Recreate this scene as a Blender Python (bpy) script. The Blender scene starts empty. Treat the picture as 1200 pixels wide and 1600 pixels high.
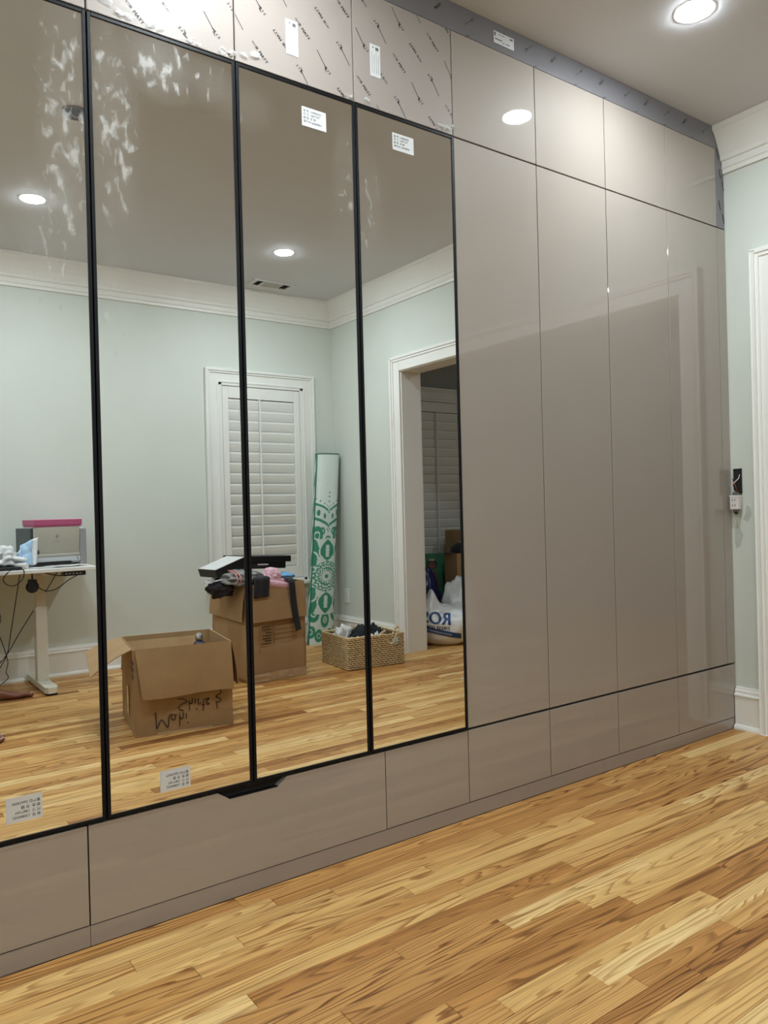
import bpy, bmesh, math, random
from mathutils import Vector, Matrix, noise
from mathutils.bvhtree import BVHTree

C = bpy.context.scene.collection
SC = bpy.context.scene
R = math.radians
PI = math.pi
random.seed(7)

# ------------------------------------------------------------------ camera, world, exposure
CAM = Vector((0.0, -1.94, 1.0409))
YAW, PITCH, ROLL, FPX = R(35.5154), R(-0.157185), R(-1.467246), 1198.30
FWD = Vector((math.sin(YAW) * math.cos(PITCH), math.cos(YAW) * math.cos(PITCH), math.sin(PITCH)))
RT0 = Vector((math.cos(YAW), -math.sin(YAW), 0))
UP0 = RT0.cross(FWD)
RIGHT = RT0 * math.cos(ROLL) + UP0 * math.sin(ROLL)
UP = -RT0 * math.sin(ROLL) + UP0 * math.cos(ROLL)
cd = bpy.data.cameras.new('camera')
cd.sensor_fit = 'HORIZONTAL'
cd.sensor_width = 36
cd.lens = FPX / 1200 * 36
cd.clip_start = 0.02
cam = bpy.data.objects.new('camera', cd)
C.objects.link(cam)
cam.matrix_world = Matrix(((RIGHT.x, UP.x, -FWD.x, CAM.x), (RIGHT.y, UP.y, -FWD.y, CAM.y), (RIGHT.z, UP.z, -FWD.z, CAM.z), (0, 0, 0, 1)))
SC.camera = cam

world = bpy.data.worlds.new('night')
SC.world = world
world.use_nodes = True
world.node_tree.nodes['Background'].inputs[0].default_value = (0.02, 0.03, 0.05, 1)
world.node_tree.nodes['Background'].inputs[1].default_value = 0.3

SC.view_settings.view_transform = 'Standard'
SC.view_settings.look = 'None'
SC.view_settings.gamma = 1
SC.view_settings.use_curve_mapping = False
SC.view_settings.exposure = 0.16
SC.cycles.use_denoising = True
SC.cycles.max_bounces = 12
SC.cycles.diffuse_bounces = 6
SC.cycles.glossy_bounces = 6
SC.cycles.transparent_max_bounces = 12
SC.cycles.sample_clamp_indirect = 6.0
SC.cycles.caustics_reflective = False
LAMP_STRENGTH = 392.0
FAR_FILL_STRENGTH = 210.0

# ------------------------------------------------------------------ the place's main measures
YB = -3.4408          # wall with the window, behind the camera
XR, XR2 = 3.348, 3.510  # wall with the wide doorway (its two faces)
XL = -1.51
ZC = 2.74
SEAM = [0.1286, 0.5243, 0.9194, 1.3116, 1.7082, 2.1065, 2.4985, 2.9007, 3.2810]
DSEAM = [0.1360, 0.4788, 1.3656, 1.7082, 2.1065, 2.4985, 2.9007, 3.3455]
Z_PL, Z_D0, Z_D1, Z_T0, Z_T1, Z_U0, Z_U1 = 0.050, 0.0525, 0.2925, 0.2985, 2.2828, 2.2872, 2.6420


# ------------------------------------------------------------------ materials
def s2l(c):
    c = c / 255.0
    return c / 12.92 if c <= 0.04045 else ((c + 0.055) / 1.055) ** 2.4


def lin(rgb):
    return (s2l(rgb[0]), s2l(rgb[1]), s2l(rgb[2]), 1)


def new_mat(name):
    m = bpy.data.materials.new(name)
    m.use_nodes = True
    nt = m.node_tree
    return m, nt, nt.nodes['Principled BSDF'], nt.nodes['Material Output']


def node(nt, t, **kw):
    n = nt.nodes.new(t)
    for k, v in kw.items():
        setattr(n, k, v)
    return n


def math_n(nt, op, a, b=None, c=None):
    n = nt.nodes.new('ShaderNodeMath')
    n.operation = op
    for i, v in enumerate((a, b, c)):
        if v is None:
            continue
        if isinstance(v, (int, float)):
            n.inputs[i].default_value = v
        else:
            nt.links.new(v, n.inputs[i])
    return n.outputs[0]


def ramp_n(nt, fac, stops):
    n = nt.nodes.new('ShaderNodeValToRGB')
    e = n.color_ramp.elements
    while len(e) < len(stops):
        e.new(0.5)
    for el, (p, c) in zip(e, stops):
        el.position = p
        el.color = c if len(c) == 4 else (*c, 1)
    nt.links.new(fac, n.inputs[0])
    return n.outputs[0]


def mix_n(nt, fac, a, b, blend='MIX'):
    n = nt.nodes.new('ShaderNodeMix')
    n.data_type = 'RGBA'
    n.blend_type = blend
    for s, v in ((n.inputs[0], fac), (n.inputs[6], a), (n.inputs[7], b)):
        if isinstance(v, (int, float)):
            s.default_value = v
        elif isinstance(v, tuple):
            s.default_value = v
        else:
            nt.links.new(v, s)
    return n.outputs[2]


def pm(name, rgb, rough=0.6, var=0.06, scale=14.0, bump=0.0, bscale=200.0, metal=0.0, coat=0.0, crough=0.03, spec=0.5, alpha=1.0, trans=0.0, sheen=0.0):
    """plain procedural surface: base colour with a little mottling and fine relief"""
    m, nt, p, o = new_mat(name)
    tc = node(nt, 'ShaderNodeTexCoord')
    nz = node(nt, 'ShaderNodeTexNoise')
    nz.inputs['Scale'].default_value = scale
    nz.inputs['Detail'].default_value = 4
    nt.links.new(tc.outputs['Object'], nz.inputs['Vector'])
    c = lin(rgb)
    lo = tuple(max(0, x * (1 - var)) for x in c[:3]) + (1,)
    hi = tuple(min(1, x * (1 + var)) for x in c[:3]) + (1,)
    col = ramp_n(nt, nz.outputs['Fac'], [(0.3, lo), (0.7, hi)])
    nt.links.new(col, p.inputs['Base Color'])
    p.inputs['Roughness'].default_value = rough
    p.inputs['Metallic'].default_value = metal
    p.inputs['Coat Weight'].default_value = coat
    p.inputs['Coat Roughness'].default_value = crough
    p.inputs['Specular IOR Level'].default_value = spec
    p.inputs['Alpha'].default_value = alpha
    p.inputs['Transmission Weight'].default_value = trans
    p.inputs['Sheen Weight'].default_value = sheen
    if bump:
        n2 = node(nt, 'ShaderNodeTexNoise')
        n2.inputs['Scale'].default_value = bscale
        nt.links.new(tc.outputs['Object'], n2.inputs['Vector'])
        b = node(nt, 'ShaderNodeBump')
        b.inputs['Strength'].default_value = bump
        b.inputs['Distance'].default_value = 0.004
        nt.links.new(n2.outputs['Fac'], b.inputs['Height'])
        nt.links.new(b.outputs['Normal'], p.inputs['Normal'])
    return m


M = {}
M['wall'] = pm('sage_wall_paint', (206, 211, 203), 0.75, 0.02, 3, 0.03, 300)
M['ceiling'] = pm('ceiling_paint', (209, 209, 212), 0.8, 0.015, 3, 0.03, 300)
M['trim'] = pm('white_trim_paint', (232, 231, 226), 0.38, 0.015, 5)
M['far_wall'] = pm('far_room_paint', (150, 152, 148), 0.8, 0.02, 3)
M['shutter'] = pm('white_shutter_paint', (226, 227, 222), 0.42, 0.015, 5)
M['dark_gap'] = pm('dark_board', (30, 26, 24), 0.8, 0.1)
M['black_frame'] = pm('black_anodised_aluminium', (13, 13, 17), 0.45, 0.05, 30, spec=0.22)
M['paper'] = pm('white_sticker_paper', (206, 206, 205), 0.55, 0.02, 30)
M['ink'] = pm('black_print_ink', (34, 32, 32), 0.6, 0.05)
M['grey_ink'] = pm('grey_print_ink', (95, 93, 92), 0.6, 0.05)
M['lens_ring'] = pm('white_lamp_ring', (235, 235, 235), 0.5, 0.01)
M['cardboard'] = pm('brown_cardboard', (160, 129, 90), 0.8, 0.08, 9, 0.12, 120)
M['cardboard_in'] = pm('inner_cardboard', (183, 149, 106), 0.82, 0.06, 9, 0.1, 120)
M['marker'] = pm('black_marker', (26, 18, 24), 0.5, 0.05)
M['purple_ink'] = pm('dark_purple_tape', (52, 44, 78), 0.5, 0.08)
M['tape'] = pm('clear_packing_tape', (188, 160, 124), 0.15, 0.05, 20, spec=0.7)
M['brown_print'] = pm('dark_brown_print', (72, 48, 30), 0.7, 0.05)
M['desk_white'] = pm('white_desk_laminate', (232, 231, 226), 0.35, 0.01)
M['desk_steel'] = pm('cream_powder_coat', (216, 213, 200), 0.4, 0.02)
M['rubber'] = pm('black_rubber', (18, 18, 19), 0.6, 0.1)
M['black_plastic'] = pm('black_plastic', (22, 22, 24), 0.35, 0.08, 30)
M['black_card'] = pm('black_box_card', (20, 20, 22), 0.32, 0.08, 20)
M['grey_plastic'] = pm('printer_grey_plastic', (150, 150, 152), 0.42, 0.02, 20)
M['beige_plastic'] = pm('printer_beige_plastic', (176, 172, 158), 0.45, 0.02, 20)
M['silver_plastic'] = pm('printer_silver_plastic', (190, 191, 194), 0.38, 0.02, 20)
M['slate_plastic'] = pm('printer_slate_side', (60, 66, 68), 0.4, 0.05, 20)
M['pink'] = pm('pink_box_card', (176, 82, 118), 0.45, 0.04, 20)
M['pink_top'] = pm('pale_pink_card', (240, 170, 196), 0.5, 0.03, 20)
M['white_bag'] = pm('white_film_bag', (226, 228, 228), 0.3, 0.05, 16, 0.35, 26, spec=0.6)
M['blue_pack'] = pm('pale_blue_pack', (170, 204, 232), 0.22, 0.16, 26, 0.3, 30, spec=0.7)
M['blue_text'] = pm('navy_bag_print', (20, 66, 122), 0.4, 0.05)
M['navy'] = pm('navy_bag_film', (22, 28, 78), 0.3, 0.2, 14, 0.3, 26)
M['grey_bag'] = pm('grey_film_bag', (128, 128, 126), 0.28, 0.14, 14, 0.4, 30, spec=0.7)
M['clear_bag'] = pm('clear_film', (205, 206, 204), 0.15, 0.05, 14, 0.4, 30, alpha=0.45)
M['pink_stripe'] = pm('pink_bag_stripe', (206, 140, 134), 0.4, 0.05)
M['black_cloth'] = pm('black_cotton', (22, 21, 26), 0.9, 0.2, 60, 0.3, 400, sheen=0.2)
M['pink_cloth'] = pm('pale_pink_knit', (216, 170, 182), 0.9, 0.06, 40, 0.35, 300, sheen=0.3)
M['dark_knit'] = pm('dark_sock_knit', (38, 33, 38), 0.92, 0.3, 90, 0.3, 300)
M['sky_cloth'] = pm('sky_blue_wrap', (110, 164, 206), 0.4, 0.12, 20, 0.2, 60)
M['navy_cloth'] = pm('navy_cotton', (24, 28, 52), 0.9, 0.15, 60)
M['seagrass'] = pm('woven_seagrass', (206, 182, 138), 0.7, 0.3, 60, 0.3, 240)
M['seagrass_in'] = pm('basket_inside_weave', (112, 90, 60), 0.85, 0.25, 60, 0.3, 240)
M['green_cloth'] = pm('black_green_cloth', (18, 26, 28), 0.85, 0.3, 40, 0.2, 200)
M['bead'] = pm('pale_wood_bead', (216, 186, 156), 0.35, 0.08, 60)
M['tissue'] = pm('white_tissue_paper', (214, 213, 207), 0.7, 0.04, 20, 0.25, 60)
M['grey_tissue'] = pm('grey_tissue_paper', (160, 152, 146), 0.7, 0.06, 20, 0.25, 60)
M['teal_tag'] = pm('pale_teal_tag', (170, 188, 182), 0.6, 0.05)
M['skin'] = pm('brown_skin', (120, 74, 56), 0.5, 0.06, 24, 0.08, 200)
M['nail'] = pm('pale_toenail', (206, 176, 160), 0.3, 0.03)
M['trousers'] = pm('grey_trousers', (62, 64, 70), 0.9, 0.08, 60, 0.2, 300)
M['shirt'] = pm('dark_blue_shirt', (48, 58, 84), 0.9, 0.08, 60, 0.2, 300)
M['hair'] = pm('black_hair', (16, 13, 12), 0.6, 0.2, 90, 0.5, 200)
M['steel'] = pm('galvanised_steel', (150, 150, 150), 0.4, 0.08, 40, metal=0.9)
M['copper'] = pm('bare_copper', (160, 92, 60), 0.35, 0.1, 40, metal=0.9)
M['device_white'] = pm('white_receptacle_plastic', (216, 208, 206), 0.4, 0.02)
M['plate_white'] = pm('outlet_plate_plastic', (224, 225, 220), 0.35, 0.01)
M['vent'] = pm('white_vent_enamel', (205, 205, 202), 0.45, 0.02)
M['vent_dark'] = pm('vent_throat', (62, 62, 60), 0.7, 0.1)
M['rust'] = pm('brown_junction_steel', (84, 54, 44), 0.45, 0.25, 60, metal=0.5)
M['poster_green'] = pm('poster_green', (40, 110, 78), 0.4, 0.12, 20)
M['poster_red'] = pm('poster_red', (150, 32, 40), 0.4, 0.1, 20)
M['poster_skin'] = pm('poster_brown', (110, 66, 46), 0.4, 0.08, 20)
M['poster_hair'] = pm('poster_dark', (28, 22, 22), 0.4, 0.08, 20)
M['poster_cream'] = pm('poster_cream', (200, 176, 120), 0.4, 0.08, 20)
M['night_glass'] = pm('window_glass', (30, 36, 44), 0.05, 0.05, 4, spec=0.6)
M['chrome'] = pm('chrome_cap', (200, 200, 205), 0.15, 0.05, 30, metal=1.0)
M['purple_plastic'] = pm('dark_violet_plastic', (54, 40, 76), 0.3, 0.1)
M['shaded_carcass'] = pm('gap_shaded_board', (52, 47, 44), 0.7, 0.05)  # carcass colour darkened to put shade into the door gaps


def gloss_taupe(name, rgb, rough, coat, crough, film=False):
    m, nt, p, o = new_mat(name)
    g = node(nt, 'ShaderNodeNewGeometry')
    nz = node(nt, 'ShaderNodeTexNoise')
    nz.inputs['Scale'].default_value = 2.5
    nt.links.new(g.outputs['Position'], nz.inputs['Vector'])
    c = lin(rgb)
    col = ramp_n(nt, nz.outputs['Fac'], [(0.3, tuple(x * 0.985 for x in c[:3]) + (1,)), (0.7, tuple(x * 1.015 for x in c[:3]) + (1,))])
    nt.links.new(col, p.inputs['Base Color'])
    p.inputs['Roughness'].default_value = rough
    p.inputs['Coat Weight'].default_value = coat
    p.inputs['Coat Roughness'].default_value = crough
    p.inputs['Coat IOR'].default_value = 1.72
    p.inputs['Specular IOR Level'].default_value = 0.1
    if film:
        # slack protective sheet: shallow ripples and a few bubbles
        mp = node(nt, 'ShaderNodeMapping')
        mp.inputs['Rotation'].default_value = (0, 0.5, 0)
        mp.inputs['Scale'].default_value = (2.0, 1, 9.0)
        nt.links.new(g.outputs['Position'], mp.inputs['Vector'])
        n2 = node(nt, 'ShaderNodeTexNoise')
        n2.inputs['Scale'].default_value = 3.0
        n2.inputs['Detail'].default_value = 3
        nt.links.new(mp.outputs[0], n2.inputs['Vector'])
        b = node(nt, 'ShaderNodeBump')
        b.inputs['Strength'].default_value = 0.12
        b.inputs['Distance'].default_value = 0.01
        nt.links.new(n2.outputs['Fac'], b.inputs['Height'])
        nt.links.new(b.outputs['Normal'], p.inputs['Coat Normal'])
    return m


TAUPE = (157, 147, 138)
M['taupe'] = gloss_taupe('gloss_taupe_door', TAUPE, 0.55, 1.0, 0.015)
M['taupe_film'] = gloss_taupe('filmed_taupe_door', (156, 146, 139), 0.5, 0.2, 0.3, True)
M['taupe_filler'] = gloss_taupe('filmed_grey_filler', (112, 110, 114), 0.55, 1.0, 0.25, True)
M['taupe_edge'] = gloss_taupe('taupe_plinth', (152, 141, 133), 0.55, 0.8, 0.05)


def mirror_mat():
    """silvered glass with smears of hand grease and dried cleaner where the installers handled it"""
    m, nt, p, o = new_mat('smeared_mirror')
    g = node(nt, 'ShaderNodeNewGeometry')
    sp = node(nt, 'ShaderNodeSeparateXYZ')
    nt.links.new(g.outputs['Position'], sp.inputs[0])
    # fields of smears: (x, z, rx, rz, weight)
    fields = [(0.47, 1.98, 0.075, 0.42, 1.0), (0.585, 2.02, 0.08, 0.30, 1.0), (0.70, 2.20, 0.13, 0.10, 1.0), (0.84, 2.20, 0.10, 0.07, 0.6),
              (1.27, 2.02, 0.05, 0.22, 0.55), (1.36, 1.99, 0.07, 0.20, 0.5), (0.43, 1.72, 0.08, 0.22, 0.7), (0.95, 2.17, 0.1, 0.08, 0.35), (0.58, 1.60, 0.06, 0.2, 0.35)]
    tot = None
    for (x, z, rx, rz, w) in fields:
        dx = math_n(nt, 'MULTIPLY', math_n(nt, 'SUBTRACT', sp.outputs[0], x), 1 / rx)
        dz = math_n(nt, 'MULTIPLY', math_n(nt, 'SUBTRACT', sp.outputs[2], z), 1 / rz)
        d2 = math_n(nt, 'ADD', math_n(nt, 'MULTIPLY', dx, dx), math_n(nt, 'MULTIPLY', dz, dz))
        f = math_n(nt, 'MULTIPLY', math_n(nt, 'SUBTRACT', 1.0, math_n(nt, 'MINIMUM', d2, 1.0)), w)
        tot = f if tot is None else math_n(nt, 'MAXIMUM', tot, f)
    mp = node(nt, 'ShaderNodeMapping')
    mp.inputs['Rotation'].default_value = (0, 0.45, 0)
    mp.inputs['Scale'].default_value = (1.5, 1, 0.75)
    nt.links.new(g.outputs['Position'], mp.inputs['Vector'])
    n1 = node(nt, 'ShaderNodeTexNoise')
    n1.inputs['Scale'].default_value = 30
    n1.inputs['Detail'].default_value = 3.5
    n1.inputs['Distortion'].default_value = 0.35
    nt.links.new(mp.outputs[0], n1.inputs['Vector'])
    n2 = node(nt, 'ShaderNodeTexNoise')
    n2.inputs['Scale'].default_value = 5
    nt.links.new(mp.outputs[0], n2.inputs['Vector'])
    # smear = threshold that loosens in the handled fields
    th = math_n(nt, 'SUBTRACT', 0.645, math_n(nt, 'MULTIPLY', tot, 0.155))
    blob = math_n(nt, 'MULTIPLY', math_n(nt, 'MAXIMUM', math_n(nt, 'SUBTRACT', n1.outputs['Fac'], th), 0.0), 2.3)
    haze = math_n(nt, 'MULTIPLY', math_n(nt, 'MULTIPLY', tot, n2.outputs['Fac']), 0.16)
    fac = math_n(nt, 'MINIMUM', math_n(nt, 'ADD', math_n(nt, 'MULTIPLY', blob, math_n(nt, 'MINIMUM', math_n(nt, 'MULTIPLY', tot, 2.0), 1.0)), haze), 0.42)
    p.inputs['Base Color'].default_value = (0.90, 0.905, 0.895, 1)
    p.inputs['Metallic'].default_value = 1
    p.inputs['Roughness'].default_value = 0.0
    df = node(nt, 'ShaderNodeBsdfDiffuse')
    df.inputs['Color'].default_value = (0.75, 0.74, 0.72, 1)
    mx = node(nt, 'ShaderNodeMixShader')
    nt.links.new(fac, mx.inputs[0])
    nt.links.new(p.outputs[0], mx.inputs[1])
    nt.links.new(df.outputs[0], mx.inputs[2])
    nt.links.new(mx.outputs[0], o.inputs['Surface'])
    return m


M['mirror'] = mirror_mat()


def oak_mat():
    """oiled strip oak: per-plank tone and seed come from the mesh attribute 'plank', lengthwise UV in metres"""
    m, nt, p, o = new_mat('oak_strip_floor')
    uv = node(nt, 'ShaderNodeUVMap', uv_map='UVMap')
    at = node(nt, 'ShaderNodeAttribute', attribute_name='plank')
    su = node(nt, 'ShaderNodeSeparateXYZ')
    nt.links.new(uv.outputs[0], su.inputs[0])
    sa = node(nt, 'ShaderNodeSeparateColor')
    nt.links.new(at.outputs['Color'], sa.inputs[0])
    tone, seed, hue = sa.outputs[0], sa.outputs[1], sa.outputs[2]
    cx = node(nt, 'ShaderNodeCombineXYZ')
    nt.links.new(math_n(nt, 'ADD', math_n(nt, 'MULTIPLY', su.outputs[0], 1.25), math_n(nt, 'MULTIPLY', seed, 71.0)), cx.inputs[0])
    nt.links.new(math_n(nt, 'ADD', math_n(nt, 'MULTIPLY', su.outputs[1], 17.0), math_n(nt, 'MULTIPLY', hue, 23.0)), cx.inputs[1])
    nt.links.new(math_n(nt, 'MULTIPLY', seed, 31.0), cx.inputs[2])
    nz = node(nt, 'ShaderNodeTexNoise')
    nz.inputs['Scale'].default_value = 1.0
    nz.inputs['Detail'].default_value = 2.2
    nz.inputs['Roughness'].default_value = 0.36
    nt.links.new(cx.outputs[0], nz.inputs['Vector'])
    # growth rings: contour lines of the stretched field, straighter in some planks
    straight = math_n(nt, 'MULTIPLY', math_n(nt, 'POWER', hue, 2.4), 120.0)
    rings = math_n(nt, 'FRACT', math_n(nt, 'ADD', math_n(nt, 'MULTIPLY', nz.outputs['Fac'], math_n(nt, 'ADD', 7.0, math_n(nt, 'MULTIPLY', math_n(nt, 'FRACT', math_n(nt, 'MULTIPLY', hue, 7.3)), 12.0))), math_n(nt, 'MULTIPLY', su.outputs[1], straight)))
    late = ramp_n(nt, rings, [(0.0, (0.05, 0.05, 0.05)), (0.12, (0.0, 0.0, 0.0)), (0.62, (0.25, 0.25, 0.25)), (0.86, (1, 1, 1)), (0.97, (0.75, 0.75, 0.75)), (1.0, (0.05, 0.05, 0.05))])
    # pores: short fine streaks
    cp = node(nt, 'ShaderNodeCombineXYZ')
    nt.links.new(math_n(nt, 'ADD', math_n(nt, 'MULTIPLY', su.outputs[0], 9.0), math_n(nt, 'MULTIPLY', seed, 53.0)), cp.inputs[0])
    nt.links.new(math_n(nt, 'MULTIPLY', su.outputs[1], 420.0), cp.inputs[1])
    n2 = node(nt, 'ShaderNodeTexNoise')
    n2.inputs['Scale'].default_value = 1.0
    n2.inputs['Detail'].default_value = 3
    nt.links.new(cp.outputs[0], n2.inputs['Vector'])
    # broad streaks of mineral colour
    cs = node(nt, 'ShaderNodeCombineXYZ')
    nt.links.new(math_n(nt, 'ADD', math_n(nt, 'MULTIPLY', su.outputs[0], 1.1), math_n(nt, 'MULTIPLY', seed, 17.0)), cs.inputs[0])
    nt.links.new(math_n(nt, 'MULTIPLY', su.outputs[1], 40.0), cs.inputs[1])
    n3 = node(nt, 'ShaderNodeTexNoise')
    n3.inputs['Scale'].default_value = 1.0
    nt.links.new(cs.outputs[0], n3.inputs['Vector'])
    base = ramp_n(nt, tone, [(0.0, lin((158, 100, 50))), (0.3, lin((190, 134, 73))), (0.6, lin((212, 160, 94))), (0.85, lin((230, 187, 119))), (1.0, lin((240, 205, 143)))])
    dark = ramp_n(nt, tone, [(0.0, lin((80, 44, 18))), (0.5, lin((122, 72, 30))), (1.0, lin((180, 126, 64)))])
    gm = math_n(nt, 'MULTIPLY', late, math_n(nt, 'ADD', 0.58, math_n(nt, 'MULTIPLY', math_n(nt, 'FRACT', math_n(nt, 'MULTIPLY', seed, 5.7)), 0.50)))
    c1 = mix_n(nt, gm, base, dark)
    st = ramp_n(nt, n3.outputs['Fac'], [(0.26, (0.55, 0.50, 0.44)), (0.42, (0.90, 0.88, 0.85)), (0.58, (1, 1, 1)), (0.8, (1.07, 1.05, 1.0))])
    c2 = mix_n(nt, 1.0, c1, st, 'MULTIPLY')
    po = ramp_n(nt, n2.outputs['Fac'], [(0.30, (0.72, 0.70, 0.66)), (0.5, (1, 1, 1)), (1.0, (1.04, 1.04, 1.04))])
    c3 = mix_n(nt, 0.8, c2, po, 'MULTIPLY')
    nt.links.new(c3, p.inputs['Base Color'])
    p.inputs['Roughness'].default_value = 0.42
    p.inputs['Specular IOR Level'].default_value = 0.35
    b = node(nt, 'ShaderNodeBump')
    b.inputs['Strength'].default_value = 0.08
    b.inputs['Distance'].default_value = 0.001
    nt.links.new(n2.outputs['Fac'], b.inputs['Height'])
    nt.links.new(b.outputs['Normal'], p.inputs['Normal'])
    return m


M['oak'] = oak_mat()


def emit_mat(name, rgb, strength):
    m, nt, p, o = new_mat(name)
    p.inputs['Base Color'].default_value = (0.9, 0.9, 0.9, 1)
    p.inputs['Emission Color'].default_value = (*rgb, 1)
    p.inputs['Emission Strength'].default_value = strength
    return m


M['lamp'] = emit_mat('led_lens', (0.925, 1.03, 1.085), LAMP_STRENGTH)
M['far_fill'] = emit_mat('added_far_fill_lens', (0.90, 1.03, 1.10), FAR_FILL_STRENGTH)


def print_mat(name, rough=0.85):
    """flat print: colour carried by the mesh attribute 'print'"""
    m, nt, p, o = new_mat(name)
    at = node(nt, 'ShaderNodeAttribute', attribute_name='print')
    tc = node(nt, 'ShaderNodeTexCoord')
    nz = node(nt, 'ShaderNodeTexNoise')
    nz.inputs['Scale'].default_value = 160
    nt.links.new(tc.outputs['Object'], nz.inputs['Vector'])
    v = ramp_n(nt, nz.outputs['Fac'], [(0.3, (0.9, 0.9, 0.9)), (0.7, (1.0, 1.0, 1.0))])
    nt.links.new(mix_n(nt, 1.0, at.outputs['Color'], v, 'MULTIPLY'), p.inputs['Base Color'])
    p.inputs['Roughness'].default_value = rough
    return m


M['rug'] = print_mat('printed_rug_pile')


# ------------------------------------------------------------------ mesh and object helpers
class MB:
    """collects simple shapes; build() links them as ONE mesh object"""

    def __init__(self, xf=None):
        self.v, self.f, self.xf = [], [], xf

    def add(self, vs, fs):
        n = len(self.v)
        for p in vs:
            p = Vector(p)
            self.v.append(self.xf @ p if self.xf else p)
        self.f += [tuple(i + n for i in f) for f in fs]
        return self

    def box(self, x0, x1, y0, y1, z0, z1, b=0.0):
        if b <= 0:
            vs = [(x, y, z) for z in (z0, z1) for y in (y0, y1) for x in (x0, x1)]
            fs = [(0, 2, 3, 1), (4, 5, 7, 6), (0, 1, 5, 4), (2, 6, 7, 3), (0, 4, 6, 2), (1, 3, 7, 5)]
            return self.add(vs, fs)
        bm = bmesh.new()
        bmesh.ops.create_cube(bm, size=1)
        for v in bm.verts:
            v.co = Vector(((x0 + x1) / 2 + v.co.x * (x1 - x0), (y0 + y1) / 2 + v.co.y * (y1 - y0), (z0 + z1) / 2 + v.co.z * (z1 - z0)))
        b = min(b, 0.45 * min(abs(x1 - x0), abs(y1 - y0), abs(z1 - z0)))
        bmesh.ops.bevel(bm, geom=bm.edges[:], offset=b, segments=2, profile=0.5, affect='EDGES')
        return self.bm(bm)

    def bm(self, bm):
        bm.verts.index_update()
        self.add([v.co.copy() for v in bm.verts], [tuple(v.index for v in f.verts) for f in bm.faces])
        bm.free()
        return self

    def prism(self, poly, fn, a, b):
        """poly: 2D outline; fn(u, v, w) places it; w runs from a to b"""
        n = len(poly)
        vs = [fn(u, v, a) for u, v in poly] + [fn(u, v, b) for u, v in poly]
        fs = [tuple(range(n))[::-1], tuple(range(n, 2 * n))] + [(i, (i + 1) % n, n + (i + 1) % n, n + i) for i in range(n)]
        return self.add(vs, fs)

    def tube(self, pts, r, seg=8, cap=True, closed=False):
        pts = [Vector(p) for p in pts]
        n = len(pts)
        rs = r if isinstance(r, (list, tuple)) else [r] * n
        vs, fs = [], []
        ref = None
        for i, p in enumerate(pts):
            if closed:
                t = pts[(i + 1) % n] - pts[i - 1]
            else:
                t = pts[min(i + 1, n - 1)] - pts[max(i - 1, 0)]
            t = t.normalized() if t.length > 1e-9 else Vector((0, 0, 1))
            if ref is None:
                ref = t.orthogonal().normalized()
            ref = (ref - t * ref.dot(t))
            ref = ref.normalized() if ref.length > 1e-6 else t.orthogonal().normalized()
            bi = t.cross(ref)
            for k in range(seg):
                a = 2 * PI * k / seg
                vs.append(p + (ref * math.cos(a) + bi * math.sin(a)) * rs[i])
        m = n if closed else n - 1
        for i in range(m):
            for k in range(seg):
                j = (i + 1) % n
                fs.append((i * seg + k, i * seg + (k + 1) % seg, j * seg + (k + 1) % seg, j * seg + k))
        if cap and not closed:
            fs.append(tuple(range(seg))[::-1])
            fs.append(tuple((n - 1) * seg + k for k in range(seg)))
        return self.add(vs, fs)

    def lathe(self, prof, c, seg=32, axis='z'):
        vs, fs = [], []
        for r, h in prof:
            for k in range(seg):
                a = 2 * PI * k / seg
                q = (r * math.cos(a), r * math.sin(a), h)
                if axis == 'y':
                    q = (q[0], h, q[1])
                if axis == 'x':
                    q = (h, q[0], q[1])
                vs.append((c[0] + q[0], c[1] + q[1], c[2] + q[2]))
        n = len(prof)
        for i in range(n - 1):
            for k in range(seg):
                fs.append((i * seg + k, i * seg + (k + 1) % seg, (i + 1) * seg + (k + 1) % seg, (i + 1) * seg + k))
        fs.append(tuple(range(seg))[::-1])
        fs.append(tuple((n - 1) * seg + k for k in range(seg)))
        return self.add(vs, fs)

    def grid(self, nu, nv, fn):
        vs = [fn(i / nu, j / nv) for j in range(nv + 1) for i in range(nu + 1)]
        fs = [(j * (nu + 1) + i, j * (nu + 1) + i + 1, (j + 1) * (nu + 1) + i + 1, (j + 1) * (nu + 1) + i) for j in range(nv) for i in range(nu)]
        return self.add(vs, fs)

    def sheet(self, nu, nv, fn, t=0.002):
        """a grid with thickness t along its local normal"""
        P = [[Vector(fn(i / nu, j / nv)) for i in range(nu + 1)] for j in range(nv + 1)]
        top, bot = [], []
        for j in range(nv + 1):
            for i in range(nu + 1):
                du = P[j][min(i + 1, nu)] - P[j][max(i - 1, 0)]
                dv = P[min(j + 1, nv)][i] - P[max(j - 1, 0)][i]
                n = du.cross(dv)
                n = n.normalized() if n.length > 1e-12 else Vector((0, 0, 1))
                top.append(P[j][i] + n * t / 2)
                bot.append(P[j][i] - n * t / 2)
        w = nu + 1
        N = len(top)
        fs = []
        for j in range(nv):
            for i in range(nu):
                a, b, c, d = j * w + i, j * w + i + 1, (j + 1) * w + i + 1, (j + 1) * w + i
                fs += [(a, b, c, d), (N + d, N + c, N + b, N + a)]
        for i in range(nu):
            fs += [(i + 1, i, N + i, N + i + 1), (nv * w + i, nv * w + i + 1, N + nv * w + i + 1, N + nv * w + i)]
        for j in range(nv):
            fs += [(j * w, (j + 1) * w, N + (j + 1) * w, N + j * w), ((j + 1) * w + nu, j * w + nu, N + j * w + nu, N + (j + 1) * w + nu)]
        return self.add(top + bot, fs)

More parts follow.
